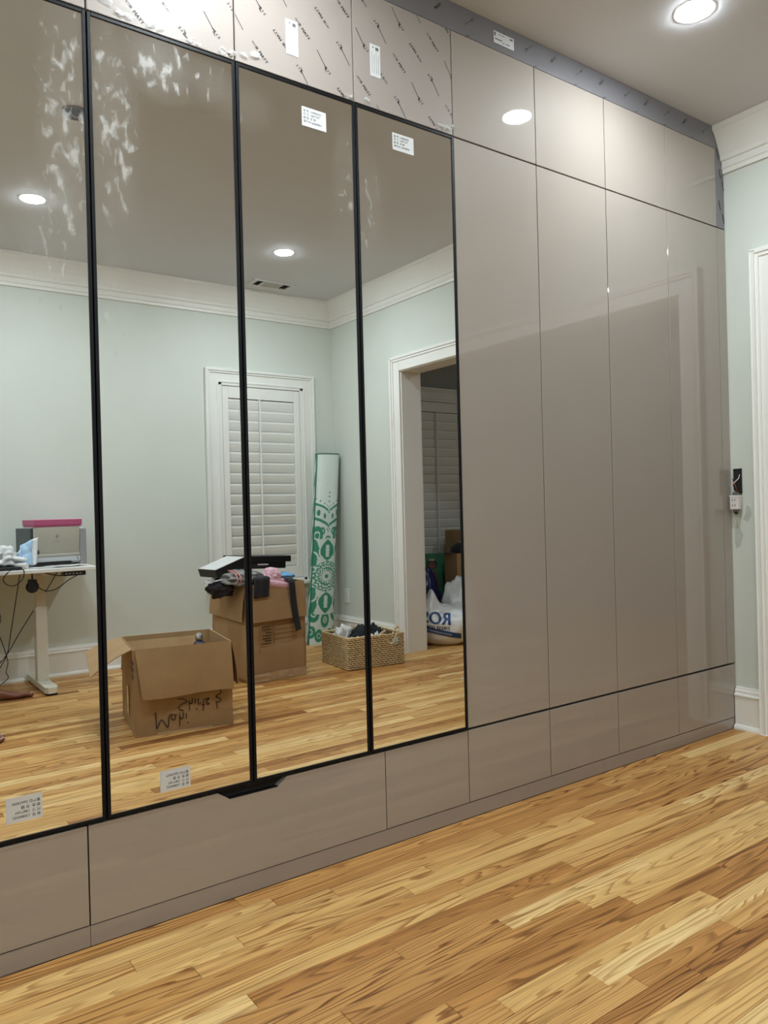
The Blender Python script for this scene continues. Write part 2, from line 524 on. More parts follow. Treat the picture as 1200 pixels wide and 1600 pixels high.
    def blob(self, c, r, seed=0, amp=0.15, freq=3.0, sub=4, floor=None, power=1.0):
        bm = bmesh.new()
        bmesh.ops.create_icosphere(bm, subdivisions=sub, radius=1)
        for v in bm.verts:
            d = v.co.normalized()
            if power != 1.0:
                m = (abs(d.x) ** power + abs(d.y) ** power + abs(d.z) ** power) ** (-1 / power)
                d = d * m
            k = 1 + amp * noise.noise(v.co * freq + Vector((seed * 7.3, seed * 3.1, seed))) + 0.45 * amp * noise.noise(v.co * freq * 2.7 + Vector((seed, 0, seed * 5)))
            q = Vector((c[0] + d.x * r[0] * k, c[1] + d.y * r[1] * k, c[2] + d.z * r[2] * k))
            if floor is not None and q.z < floor:
                q.z = floor + (q.z - floor) * 0.02
                q.z = max(q.z, floor)
            v.co = q
        return self.bm(bm)

    def mesh(self, name):
        me = bpy.data.meshes.new(name)
        me.from_pydata([tuple(v) for v in self.v], [], self.f)
        me.validate()
        return me

    def build(self, name, mat, parent=None, smooth=False, fix=True, angle=None):
        me = self.mesh(name)
        if fix:
            bm = bmesh.new()
            bm.from_mesh(me)
            bmesh.ops.recalc_face_normals(bm, faces=bm.faces)
            bm.to_mesh(me)
            bm.free()
        if smooth:
            for p in me.polygons:
                p.use_smooth = True
            if angle:
                me.set_sharp_from_angle(angle=R(angle))
        me.materials.append(M[mat])
        return link(name, me, parent)


def link(name, me, parent=None):
    o = bpy.data.objects.new(name, me)
    C.objects.link(o)
    if parent is not None:
        o.parent = parent
    return o


def tag(o, label=None, cat=None, group=None, kind=None):
    for k, v in (('label', label), ('category', cat), ('group', group), ('kind', kind)):
        if v:
            o[k] = v
    return o


def thing(name, label, cat, loc=(0, 0, 0), rz=0.0, group=None):
    o = link(name, None)
    o.location = loc
    o.rotation_euler = (0, 0, rz)
    o.empty_display_size = 0.05
    return tag(o, label, cat, group)


_tc = {}


def text2d(s, size):
    """glyph outlines of a word as filled 2D mesh, origin at its centre"""
    if s not in _tc:
        cu = bpy.data.curves.new('lettering', 'FONT')
        cu.body = s
        cu.size = 1.0
        cu.resolution_u = 3
        cu.align_x = 'CENTER'
        cu.align_y = 'CENTER'
        ob = bpy.data.objects.new('lettering', cu)
        C.objects.link(ob)
        dg = bpy.context.evaluated_depsgraph_get()
        me = bpy.data.meshes.new_from_object(ob.evaluated_get(dg))
        _tc[s] = ([(v.co.x, v.co.y) for v in me.vertices], [tuple(p.vertices) for p in me.polygons])
        bpy.data.objects.remove(ob)
        bpy.data.curves.remove(cu)
        bpy.data.meshes.remove(me)
    vs, fs = _tc[s]
    return [(x * size, y * size) for x, y in vs], fs


def put_text(mb, s, size, fn, bold=0.0):
    vs, fs = text2d(s, size)
    mb.add([fn(u, v) for u, v in vs], fs)
    if bold:
        mb.add([fn(u + bold, v) for u, v in vs], fs)


def clip(mb, x0, x1, z0, z1):
    bm = bmesh.new()
    me = mb.mesh('clip')
    bm.from_mesh(me)
    bpy.data.meshes.remove(me)
    for co, no in (((x0, 0, 0), (-1, 0, 0)), ((x1, 0, 0), (1, 0, 0)), ((0, 0, z0), (0, 0, -1)), ((0, 0, z1), (0, 0, 1))):
        g = bm.verts[:] + bm.edges[:] + bm.faces[:]
        bmesh.ops.bisect_plane(bm, geom=g, plane_co=co, plane_no=no, clear_outer=True)
    out = MB()
    out.bm(bm)
    return out


def stroke(mb, pts, w, fn):
    """a pen stroke of width w on a plane; fn(u, v) -> point"""
    for a, b in zip(pts, pts[1:]):
        d = Vector((b[0] - a[0], b[1] - a[1]))
        if d.length < 1e-6:
            continue
        d.normalize()
        n = Vector((-d.y, d.x)) * w / 2
        e = d * w * 0.4
        q = [(a[0] - e.x + n.x, a[1] - e.y + n.y), (a[0] - e.x - n.x, a[1] - e.y - n.y), (b[0] + e.x - n.x, b[1] + e.y - n.y), (b[0] + e.x + n.x, b[1] + e.y + n.y)]
        mb.add([fn(*p) for p in q], [(0, 1, 2, 3)])


# ------------------------------------------------------------------ floor of oak strips
floor_o = MB().box(XL - 0.16, 6.2, YB - 0.16, 0.66, -0.06, -0.018).build('floor', 'dark_gap')
floor_o['kind'] = 'structure'
PW = 0.0572
known = {2: [1.70], 3: [1.37], 4: [2.00, 1.25], 5: [1.387], 6: [2.361, 1.344], 7: [1.706, 0.70], 8: [2.607, 1.05], 9: [1.335], 10: [1.566, 0.83], 11: [1.67, 0.72],
         12: [2.03, 1.02], 13: [1.112, 1.86], 14: [1.337, 0.62], 15: [1.766, 1.401], 16: [1.53, 0.95], 1: [2.3, 0.93], 17: [1.13, 1.9]}
tones = {(7, 0): .95, (9, 1): .97, (14, 0): .9, (13, 0): .55, (15, 1): .38, (16, 1): .3, (10, 1): .45, (8, 1): .5, (12, 1): .35, (4, 1): .85, (6, 1): .8, (11, 1): .3, (2, 1): .45, (16, 0): .75, (15, 0): .7, (5, 1): .6}
rnd = random.Random(11)
planks = []


def pix(P):
    d = P - CAM
    z = d.dot(FWD)
    if z < 0.1:
        return None
    u, w = d.dot(RIGHT) / z, d.dot(UP) / z
    if abs(u) > 0.53 or abs(w) > 0.69:
        return None
    return z


for k in range(-12, 61):
    y1 = -PW * k
    y0 = y1 - PW
    xa, xb = (XL, 6.1) if k >= 0 else (XR2, 6.1)
    if y0 < YB + 0.002:
        y0 = YB + 0.002
    if y1 - y0 < 0.01:
        continue
    js = sorted(known.get(k, []))
    cuts = [xa]
    if js:
        x = js[0]
        left = []
        while True:
            x -= rnd.uniform(0.45, 1.15)
            if x < xa + 0.25:
                break
            left.append(x)
        cuts += sorted(left) + js
        x = js[-1]
    else:
        x = xa + rnd.uniform(0.2, 0.9)
        cuts.append(x)
    first_known = len(cuts) - len(js) - 1
    while True:
        x += rnd.uniform(0.40, 1.20)
        if x > xb - 0.25:
            break
        cuts.append(x)
    cuts.append(xb)
    for i in range(len(cuts) - 1):
        tone = min(1, max(0, rnd.gauss(0.67, 0.21)))
        if js and (k, i - first_known) in tones:
            tone = tones[(k, i - first_known)]
        if k == 0:
            tone = min(tone, 0.5)
        x0, x1 = cuts[i], cuts[i + 1]
        best = 0
        for t in (0.1, 0.3, 0.5, 0.7, 0.9):
            q = Vector((x0 + (x1 - x0) * t, (y0 + y1) / 2, 0))
            for s in (1, -1):
                if s == 1 and q.x > 3.3:
                    continue
                z = pix(Vector((q.x, q.y * s, 0)))
                if z:
                    best = max(best, (x1 - x0) / z ** 3)
        planks.append((best, x0, x1, y0, y1, tone, rnd.random(), rnd.random()))


def plank_geo(p):
    _, x0, x1, y0, y1, tone, seed, hue = p
    g, b = 0.0004, 0.0012
    dz = -0.0004 * seed
    X0, X1, Y0, Y1 = x0 + g, x1 - g, y0 + g, y1 - g
    vs = [(X0, Y0, -0.016), (X1, Y0, -0.016), (X1, Y1, -0.016), (X0, Y1, -0.016), (X0, Y0, dz - b), (X1, Y0, dz - b), (X1, Y1, dz - b), (X0, Y1, dz - b),
          (X0 + b, Y0 + b, dz), (X1 - b, Y0 + b, dz), (X1 - b, Y1 - b, dz), (X0 + b, Y1 - b, dz)]
    fs = [(8, 9, 10, 11)]
    for i in range(4):
        j = (i + 1) % 4
        fs += [(i, j, 4 + j, 4 + i), (4 + i, 4 + j, 8 + j, 8 + i)]
    return vs, fs


def plank_mesh(ps, name):
    V, F, UV, A = [], [], [], []
    for p in ps:
        n = len(V)
        vs, fs = plank_geo(p)
        yc = (p[3] + p[4]) / 2
        V += vs
        for f in fs:
            F.append(tuple(i + n for i in f))
            for i in f:
                UV += [vs[i][0] - p[1], vs[i][1] - yc]
        A += [p[5], p[6], p[7], 1.0] * len(vs)
    me = bpy.data.meshes.new(name)
    me.from_pydata(V, [], F)
    me.uv_layers.new(name='UVMap').data.foreach_set('uv', UV)
    me.color_attributes.new('plank', 'FLOAT_COLOR', 'POINT').data.foreach_set('color', A)
    me.materials.append(M['oak'])
    return me


planks.sort(key=lambda p: -p[0])
for p in planks[:298]:
    link('plank', plank_mesh([p], 'plank'), floor_o)
o = link('plank_remainder', plank_mesh(planks[298:], 'plank_remainder'), floor_o)
o['kind'] = 'stuff'


# ------------------------------------------------------------------ room shell
def struct(o):
    o['kind'] = 'structure'
    return o


DY0, DY1, DZ = -2.490, -0.240, 2.038      # wide doorway in the right wall
struct(MB().box(XL - 0.16, 6.2, YB - 0.16, 0.76, ZC, ZC + 0.1).build('ceiling', 'ceiling'))
w = MB()
w.box(XR, XR2, DY1 + 0.02, 0.66, 0, ZC).box(XR, XR2, YB, DY0 - 0.02, 0, ZC).box(XR, XR2, DY0 - 0.02, DY1 + 0.02, DZ + 0.02, ZC)
struct(w.build('wall_right', 'wall'))
M['patch_grey'] = pm('grey_wall_patch', (180, 185, 177), 0.8, 0.05, 30)  # flat patches a little darker and greyer than the wall paint
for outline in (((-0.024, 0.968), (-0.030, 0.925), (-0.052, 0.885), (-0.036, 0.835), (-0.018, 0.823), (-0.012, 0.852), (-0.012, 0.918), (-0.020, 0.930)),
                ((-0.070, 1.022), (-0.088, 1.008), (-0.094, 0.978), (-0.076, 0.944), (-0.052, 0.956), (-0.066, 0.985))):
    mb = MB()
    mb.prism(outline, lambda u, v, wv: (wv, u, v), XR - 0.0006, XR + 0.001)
    mb.build('wall_patch', 'patch_grey', bpy.data.objects['wall_right'])
# back wall with two window openings
WX0, WX1, WZ0, WZ1 = 2.335, 3.060, 0.50, 2.030
VX0, VX1 = 4.020, 4.860
w = MB()
w.box(XL - 0.16, WX0, YB - 0.16, YB, 0, ZC).box(WX1, XR + 0.08, YB - 0.16, YB, 0, ZC).box(WX0, WX1, YB - 0.16, YB, WZ1, ZC).box(WX0, WX1, YB - 0.16, YB, 0, WZ0)
struct(w.build('wall_back', 'wall'))
w = MB()
w.box(XR + 0.08, VX0, YB - 0.16, YB, 0, ZC).box(VX1, 6.2, YB - 0.16, YB, 0, ZC).box(VX0, VX1, YB - 0.16, YB, WZ1, ZC).box(VX0, VX1, YB - 0.16, YB, 0, WZ0)
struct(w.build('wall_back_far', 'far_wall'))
struct(MB().box(XL - 0.16, XL, YB, 0.1, 0, ZC).build('wall_left', 'wall'))
struct(MB().box(XL, SEAM[0] - 0.004, 0.0, 0.1, 0, ZC).build('wall_front', 'wall'))
struct(MB().box(SEAM[0] - 0.1, 3.36, 0.62, 0.76, 0, ZC).build('wall_alcove', 'wall'))
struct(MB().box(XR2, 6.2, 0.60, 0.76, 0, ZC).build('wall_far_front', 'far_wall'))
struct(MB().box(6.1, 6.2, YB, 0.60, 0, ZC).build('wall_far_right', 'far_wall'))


def run(mb, prof, a, b, n, close=True, ia=True, ib=True):
    """moulding with cross-section prof (proj, z) along a-b, n = direction into the room, mitred at inside corners"""
    a, b, n = Vector((*a, 0)), Vector((*b, 0)), Vector((*n, 0))
    t = (b - a).normalized()
    k = len(prof)
    vs = []
    for (p, z) in prof:
        vs.append(a + n * p + t * (p if ia else 0) + Vector((0, 0, z)))
    for (p, z) in prof:
        vs.append(b + n * p - t * (p if ib else 0) + Vector((0, 0, z)))
    fs = [(i, i + 1, k + i + 1, k + i) for i in range(k - 1)]
    fs += [tuple(range(k)), tuple(range(2 * k - 1, k - 1, -1))]
    mb.add(vs, fs)


CROWN = [(0.0, 2.538), (0.012, 2.538), (0.014, 2.556), (0.020, 2.562), (0.016, 2.578), (0.018, 2.590), (0.026, 2.594), (0.030, 2.604), (0.030, 2.612), (0.046, 2.650), (0.066, 2.690), (0.080, 2.712), (0.088, 2.718), (0.090, 2.7395), (0.0, 2.7395)]
BASE = [(0.0, 0.0), (0.032, 0.0), (0.032, 0.008), (0.027, 0.018), (0.018, 0.022), (0.018, 0.148), (0.024, 0.152), (0.024, 0.158), (0.016, 0.163), (0.016, 0.176), (0.011, 0.181), (0.009, 0.190), (0.0, 0.191)]


def moulding(name, prof, *runs):
    mb = MB()
    for r in runs:
        run(mb, prof, *r)
    return struct(mb.build(name, 'trim'))


moulding('trim_1', CROWN, ((XL, YB), (XR, YB), (0, 1)))
moulding('trim_2', CROWN, ((XR, -0.001), (XR, YB), (-1, 0), True, False, True))
moulding('trim_3', CROWN, ((XL, 0.0), (XL, YB), (1, 0)))
moulding('trim_4', CROWN, ((XL, 0.0), (SEAM[0] - 0.01, 0.0), (0, -1), True, True, False))
moulding('baseboard_back', BASE, ((XL, YB), (XR, YB), (0, 1)))
moulding('baseboard_right', BASE, ((XR, -0.003), (XR, -0.131), (-1, 0), True, False, False), ((XR, -2.604), (XR, YB), (-1, 0), True, False, True))
moulding('baseboard_left', BASE, ((XL, 0.0), (XL, YB), (1, 0)))
moulding('baseboard_front', BASE, ((XL, 0.0), (SEAM[0] - 0.01, 0.0), (0, -1), True, True, False))
moulding('baseboard_far', BASE, ((XR2, YB), (6.1, YB), (0, 1)))

# doorway: jambs, head, casings on both faces
d1 = struct(link('door_1', None))
d1.location = (XR, (DY0 + DY1) / 2, 0)
off = -Vector(d1.location)
T = Matrix.Translation(off)


def casing_leg(mb, x, y, s, z1, sx):
    """s: +1 when the casing lies towards +y of the opening edge y"""
    mb.box(x, x + sx * 0.018, min(y + s * .006, y + s * 0.1), max(y + s * .006, y + s * 0.1), 0, z1, 0.002)
    mb.box(x, x + sx * 0.030, min(y + s * 0.092, y + s * 0.114), max(y + s * 0.092, y + s * 0.114), 0, z1 + 0.0, 0.004)
    mb.box(x, x + sx * 0.024, min(y + s * 0.076, y + s * 0.092), max(y + s * 0.076, y + s * 0.092), 0, z1, 0.003)


for x, sx in ((XR, -1), (XR2, 1)):
    for y, s in ((DY0, -1), (DY1, 1)):
        mb = MB(T)
        casing_leg(mb, x, y, s, DZ + 0.105, sx)
        mb.build('casing_leg', 'trim', d1)
    mb = MB(T)
    xa, xb = sorted((x, x + sx * 0.0175))
    mb.box(xa, xb, DY0 - 0.075, DY1 + 0.075, DZ + 0.006, DZ + 0.1, 0.002)
    xa, xb = sorted((x, x + sx * 0.0305))
    mb.box(xa, xb, DY0 - 0.114, DY1 + 0.114, DZ + 0.092, DZ + 0.114, 0.004)
    xa, xb = sorted((x, x + sx * 0.0245))
    mb.box(xa, xb, DY0 - 0.09, DY1 + 0.09, DZ + 0.076, DZ + 0.092, 0.003)
    mb.build('casing_head', 'trim', d1)
MB(T).box(XR - 0.002, XR2 + 0.002, DY0 - 0.02, DY0, 0, DZ).build('jamb', 'trim', d1)
MB(T).box(XR - 0.002, XR2 + 0.002, DY1, DY1 + 0.02, 0, DZ).build('jamb', 'trim', d1)
MB(T).box(XR - 0.002, XR2 + 0.002, DY0 - 0.02, DY1 + 0.02, DZ, DZ + 0.02).build('head_jamb', 'trim', d1)


def shuttered_window(name, x0, x1, z0, z1, rod, mat='shutter'):
    wroot = struct(link(name, None))
    wroot.location = ((x0 + x1) / 2, YB, z0)
    T = Matrix.Translation(-Vector(wroot.location))
    # casing
    cs = MB(T)
    for s, x in ((-1, x0), (1, x1)):
        a, b = sorted((x - s * 0.0, x + s * 0.085))
        cs.box(a, b, YB, YB + 0.018, z0 - 0.10, z1 + 0.09, 0.002)
        a, b = sorted((x + s * 0.080, x + s * 0.100))
        cs.box(a, b, YB, YB + 0.032, z0 - 0.10, z1 + 0.0905, 0.004)
        a, b = sorted((x + s * 0.066, x + s * 0.080))
        cs.box(a, b, YB, YB + 0.025, z0 - 0.10, z1 + 0.08, 0.003)
        a, b = sorted((x - s * 0.004, x + s * 0.012))
        cs.box(a, b, YB, YB + 0.024, z0, z1 + 0.01, 0.003)
    cs.box(x0 - 0.085, x1 + 0.085, YB, YB + 0.0175, z1, z1 + 0.085, 0.002)
    cs.box(x0 - 0.100, x1 + 0.100, YB, YB + 0.0325, z1 + 0.080, z1 + 0.100, 0.004)
    cs.box(x0 - 0.08, x1 + 0.08, YB, YB + 0.0255, z1 + 0.066, z1 + 0.080, 0.003)
    cs.box(x0 - 0.01, x1 + 0.01, YB, YB + 0.0245, z1 - 0.004, z1 + 0.012, 0.003)
    cs.build('casing', mat, wroot)
    MB(T).box(x0 - 0.12, x1 + 0.12, YB - 0.1, YB + 0.05, z0 - 0.03, z0, 0.006).build('sill', mat, wroot)
    MB(T).box(x0, x1, YB - 0.120, YB - 0.112, z0, z1).build('window_pane', 'night_glass', wroot)
    # shutter: frame against the casing, hinged panel with its slats
    fr = MB(T)
    for a, b in ((x0, x0 + 0.030), (x1 - 0.030, x1)):
        fr.box(a, b, YB - 0.03, YB + 0.020, z0, z1, 0.003)
    fr.box(x0, x1, YB - 0.03, YB + 0.020, z1 - 0.024, z1, 0.003).box(x0, x1, YB - 0.03, YB + 0.020, z0, z0 + 0.024, 0.003)
    fr.build('shutter_frame', mat, wroot)
    px0, px1, pz0, pz1 = x0 + 0.033, x1 - 0.033, z0 + 0.027, z1 - 0.028
    st = 0.050
    pn = MB(T)
    pn.box(px0, px0 + st, YB - 0.015, YB + 0.014, pz0, pz1, 0.003).box(px1 - st, px1, YB - 0.015, YB + 0.014, pz0, pz1, 0.003)
    pn.box(px0 + st, px1 - st, YB - 0.015, YB + 0.014, pz1 - 0.088, pz1, 0.002).box(px0 + st, px1 - st, YB - 0.015, YB + 0.014, pz0, pz0 + 0.09, 0.002)
    panel = pn.build('shutter_panel', mat, wroot)
    sx0, sx1 = px0 + st + 0.002, px1 - st - 0.002
    sz0, sz1 = pz0 + 0.092, pz1 - 0.091
    n = int(round((sz1 - sz0 - 0.09) / 0.0795)) + 1
    step = (sz1 - sz0 - 0.09) / (n - 1)
    me = None
    for i in range(n):
        zc = sz0 + 0.045 + i * step
        if me is None:
            sl = MB()
            t = R(14)
            prof = [(-0.0445, 0), (-0.03, 0.0048), (0, 0.0058), (0.03, 0.0048), (0.0445, 0), (0.03, -0.0048), (0, -0.0058), (-0.03, -0.0048)]
            poly = [(-a * math.sin(t) + b * math.cos(t), a * math.cos(t) + b * math.sin(t)) for a, b in prof]
            sl.prism(poly, lambda u, v, wv: (wv, -u, v), -(sx1 - sx0) / 2, (sx1 - sx0) / 2)
            s0 = sl.build('slat', mat, panel)
            me = s0.data
        else:
            s0 = link('slat', me, panel)
        s0.location = T @ Vector(((sx0 + sx1) / 2, YB - 0.006, zc))
    MB(T).box(rod - 0.006, rod + 0.006, YB + 0.018, YB + 0.030, sz0 + 0.03, sz1 + 0.012, 0.002).build('tilt_rod', mat, panel)
    return wroot


w1 = shuttered_window('window_1', WX0, WX1, WZ0, WZ1, 2.672)
w2 = shuttered_window('window_2', VX0, VX1, WZ0, WZ1, 4.430)


# ------------------------------------------------------------------ recessed lights, fan box, vent
def downlight(x, y, label, lens='lamp'):
    t = thing('ceiling_light', label, 'ceiling light', (x, y, ZC), 0, 'recessed ceiling lights')
    mb = MB()
    mb.lathe([(0.0606, -0.0005), (0.0612, -0.0013), (0.066, -0.0012), (0.071, -0.0008), (0.072, -0.0003)], (0, 0, 0), 40)
    # open ring
    mb.f = [f for f in mb.f if len(f) == 4]
    mb.build('trim_ring', 'lens_ring', t, True)
    MB().lathe([(0.0610, -0.0006), (0.0600, -0.0016), (0.0560, -0.0034), (0.0450, -0.0052), (0.030, -0.0063), (0.015, -0.0067)], (0, 0, 0), 40).build('lens', lens, t, True)
    return t


downlight(2.455, -0.425, 'lit recessed light above the plain grey doors, seen directly in the ceiling')
downlight(2.420, -2.500, 'lit recessed light mirrored in the third tall mirror, above the vent')
downlight(0.885, -2.440, 'lit recessed light mirrored in the cropped mirror at the left edge')
downlight(0.885, -0.425, 'lit recessed light above the mirrored cabinets, out of the picture')
downlight(-0.65, -0.425, 'lit recessed light near the front wall left of the wardrobe, out of the picture')
downlight(-0.65, -2.45, 'lit recessed light over the left end of the room, out of the picture')

downlight(4.85, -1.3, 'unseen fill lamp added in the ceiling of the room beyond the doorway', 'far_fill')  # added lamp, brightens the far room and its shutters

t = thing('ceiling_fan_box', 'brown open junction box in the ceiling, mirrored beside the left mirror seam', 'junction box', (0.852, -1.404, ZC))
mb = MB()
mb.lathe([(0.050, -0.0005), (0.050, -0.010), (0.0545, -0.010), (0.056, -0.004), (0.0565, -0.0005)], (0, 0, 0), 32)
mb.f = [f for f in mb.f if len(f) == 4]
mb.build('rim', 'rust', t, True)
MB().lathe([(0.0505, -0.0006), (0.0505, -0.002)], (0, 0, 0), 32).build('box_interior', 'dark_gap', t)
MB().tube([(0.0, 0.01, -0.002), (0.01, 0.015, -0.012), (0.025, 0.0, -0.015), (0.03, -0.015, -0.006)], 0.002, 6).build('wire', 'copper', t, True)
MB().tube([(-0.02, 0.0, -0.002), (-0.01, -0.01, -0.014), (0.005, -0.02, -0.012), (0.02, -0.028, -0.004)], 0.002, 6).build('wire', 'device_white', t, True)

t = thing('ceiling_vent', 'white rectangular ceiling vent with dark louvres, near the window wall', 'air vent', (2.67, -3.165, ZC))
mb = MB()
mb.box(-0.17, 0.17, 0.052, 0.075, -0.010, -0.0003, 0.002).box(-0.17, 0.17, -0.075, -0.052, -0.010, -0.0003, 0.002)
mb.box(-0.17, -0.135, -0.052, 0.052, -0.010, -0.0003, 0.002).box(0.135, 0.17, -0.052, 0.052, -0.010, -0.0003, 0.002)
mb.build('vent_frame', 'vent', t)
MB().box(-0.135, 0.135, -0.052, 0.052, -0.002, -0.0004).build('vent_throat', 'vent_dark', t)
mb = MB()
for i in range(9):
    y = -0.046 + i * 0.0115
    mb.add([(-0.075, y, -0.009), (0.06, y, -0.009), (0.06, y + 0.006, -0.003), (-0.075, y + 0.006, -0.003)], [(0, 1, 2, 3)])
for x0, x1 in ((-0.135, -0.085), (0.07, 0.135)):
    for i in range(5):
        x = x0 + i * (x1 - x0) / 5
        mb.add([(x, -0.05, -0.009), (x, 0.05, -0.009), (x + 0.008, 0.05, -0.003), (x + 0.008, -0.05, -0.003)], [(0, 1, 2, 3)])
lv = mb.build('louvre', 'vent', t)
lv['kind'] = 'stuff'
for xa in (-0.088, 0.062):
    MB().box(xa, xa + 0.010, -0.052, 0.052, -0.011, -0.004).build('vent_bar', 'vent', t)


# ------------------------------------------------------------------ wardrobe
def carcass(mb, w, d, z0, z1, t=0.018, y0=0.024):
    mb.box(0.0008, t, y0, d, z0, z1).box(w - t, w - 0.0008, y0, d, z0, z1)
    mb.box(t, w - t, y0, d, z0, z0 + t).box(t, w - t, y0, d, z1 - t, z1).box(t, w - t, d - 0.008, d, z0 + t, z1 - t)


def on_door(x0, z0):
    return lambda u, v, y=-0.0006: (u - x0, y, v - z0)


LABEL_LINES = ['板 号  L30800552', '尺 寸  1987*397', '颜 色  灰 镜', '客户ID 26A59090']


def sticker(parent, xs, zs, x0, z0, flip, y=-0.0009, codes='26A59090'):
    xa, xb = xs
    za, zb = zs
    w, h = xb - xa, zb - za
    cx, cz = (xa + xb) / 2, (za + zb) / 2
    bm = bmesh.new()
    mb = MB()
    mb.box(xa - x0, xb - x0, y, y + 0.0006, za - z0, zb - z0)
    o = mb.build('paper_label', 'paper', parent)
    o['label'] = 'small white printed sticker' + (', pasted upside down' if flip else '')
    tx = MB()
    s = -1 if flip else 1
    lines = LABEL_LINES[:3] + ['客户ID ' + codes]
    for i, ln in enumerate(lines):
        vs, fs = text2d(ln, 0.0082)
        u0 = min(u for u, v in vs)
        tx.add([(cx + s * (u - u0 - w * 0.44) - x0, y - 0.0004, cz + s * (v + h * (0.30 - 0.185 * i)) - z0) for u, v in vs], fs)
    tx.build('label_print', 'ink', parent, fix=False)['kind'] = 'stuff'


TALL = [
    'mirror-fronted wardrobe cabinet cropped by the left picture edge, white sticker at its foot',
    'widest mirror-fronted wardrobe cabinet, heavily smeared near its top, sticker at its foot',
    'mirror-fronted wardrobe cabinet with a white sticker near the top, its mirror showing the window',
    'mirror-fronted wardrobe cabinet next to the plain grey doors, white sticker near its top',
    'tall gloss taupe wardrobe cabinet directly beside the last mirror',
    'tall gloss taupe wardrobe cabinet, second from the mirrors',
    'tall gloss taupe wardrobe cabinet, third from the mirrors',
    'tall gloss taupe wardrobe cabinet nearest the sage wall, reflecting the white doorway casing']
TOPS = [
    'small top cabinet in printed film above the left cropped mirror',
    'small top cabinet in white shiny printed film above the smeared mirror',
    'small top cabinet in printed film with a white sticker, above the third mirror',
    'small top cabinet in printed film with a sticker, beside the first bare top cabinet',
    'bare taupe top cabinet reflecting a round ceiling light',
    'bare taupe top cabinet, second after the film-covered ones',
    'bare taupe top cabinet, third after the film-covered ones',
    'bare taupe top cabinet nearest the sage wall']
DRAW = [
    'taupe drawer unit cropped by the left picture edge below the mirrors',
    'widest taupe drawer unit with a black cut-out finger pull at its top edge',
    'taupe drawer unit under the last mirror, right of the widest drawer',
    'taupe drawer unit under the first plain tall door',
    'taupe drawer unit under the second plain tall door',
    'taupe drawer unit under the third plain tall door',
    'taupe drawer unit touching the sage wall and white baseboard']

# lattice of the film print: rows of words alternate with rows of arrows, each row running up to the right
LA, LB, LO = Vector((0.070, 0.0567)), Vector((0.071, -0.0795)), Vector((1.135, 2.448))


def film_arrow(mb, c, ang, s=1.0, y=-0.0012, k=1.0):
    ca, sa = math.cos(ang), math.sin(ang)
    fn = lambda u, v: (c[0] + k * s * (u * ca - v * sa), y, c[1] + k * s * (u * sa + v * ca))
    stroke(mb, [(-0.040, 0.0), (0.008, 0.0)], 0.0022, fn)
    mb.add([fn(-0.001, -0.001), fn(0.014, 0.006), fn(0.017, -0.0015), fn(0.026, -0.006), fn(0.012, -0.005), fn(0.010, 0.0)], [(0, 5, 1), (5, 2, 1), (5, 4, 3, 2)])
    put_text(mb, 'S', 0.012, lambda u, v: fn(u + 0.030, v + 0.004), 0.0006)
    put_text(mb, 'k', 0.009, lambda u, v: fn(u + 0.022, v + 0.003), 0.0006)


def film_print(x0, x1, z0, z1):
    mb = MB()
    for j in range(-16, 12):
        for i in range(-16, 16):
            c = LO + LA * i + LB * j
            if not (x0 - 0.05 < c.x < x1 + 0.05 and z0 - 0.05 < c.y < z1 + 0.05):
                continue
            flip = 1 if (i + (j // 2)) % 2 else -1
            if j % 2 == 0:
                a = R(-46)
                ca, sa = math.cos(a) * -flip, math.sin(a) * -flip
                f0 = lambda u, v: (c.x + u * ca - v * sa, -0.0012, c.y + u * sa + v * ca)
                put_text(mb, 'MATT', 0.0135, lambda u, v: f0(u + 0.016, v), 0.0008)
                put_text(mb, 'PET膜', 0.0095, lambda u, v: f0(u - 0.020, v))
            else:
                film_arrow(mb, c, R(-57) + (PI if flip > 0 else 0))
    return clip(mb, x0 + 0.001, x1 - 0.001, z0 + 0.001, z1 - 0.001)


def torn_film(parent, x0, z0, spots, seed):
    """crumpled ends of film left along a door edge"""
    rr = random.Random(seed)
    mb = MB()
    for (x, z, s) in spots:
        for k in range(3):
            cx, cz = x + rr.uniform(-s, s), z + rr.uniform(0, s * 0.6)
            pts = []
            n = 6
            for i in range(n):
                a = 2 * PI * i / n + rr.uniform(-.3, .3)
                rad = s * rr.uniform(0.35, 0.9)
                pts.append((cx - x0 + rad * math.cos(a), -0.0022 - rr.uniform(0, 0.005), cz - z0 + rad * 0.6 * math.sin(a)))
            pts.append((cx - x0, -0.006, cz - z0))
            mb.add(pts, [(i, (i + 1) % n, n) for i in range(n)])
    o = mb.build('torn_film', 'clear_bag', parent, fix=False)
    o['kind'] = 'stuff'
    o['label'] = 'crumpled clear film left along the edge'


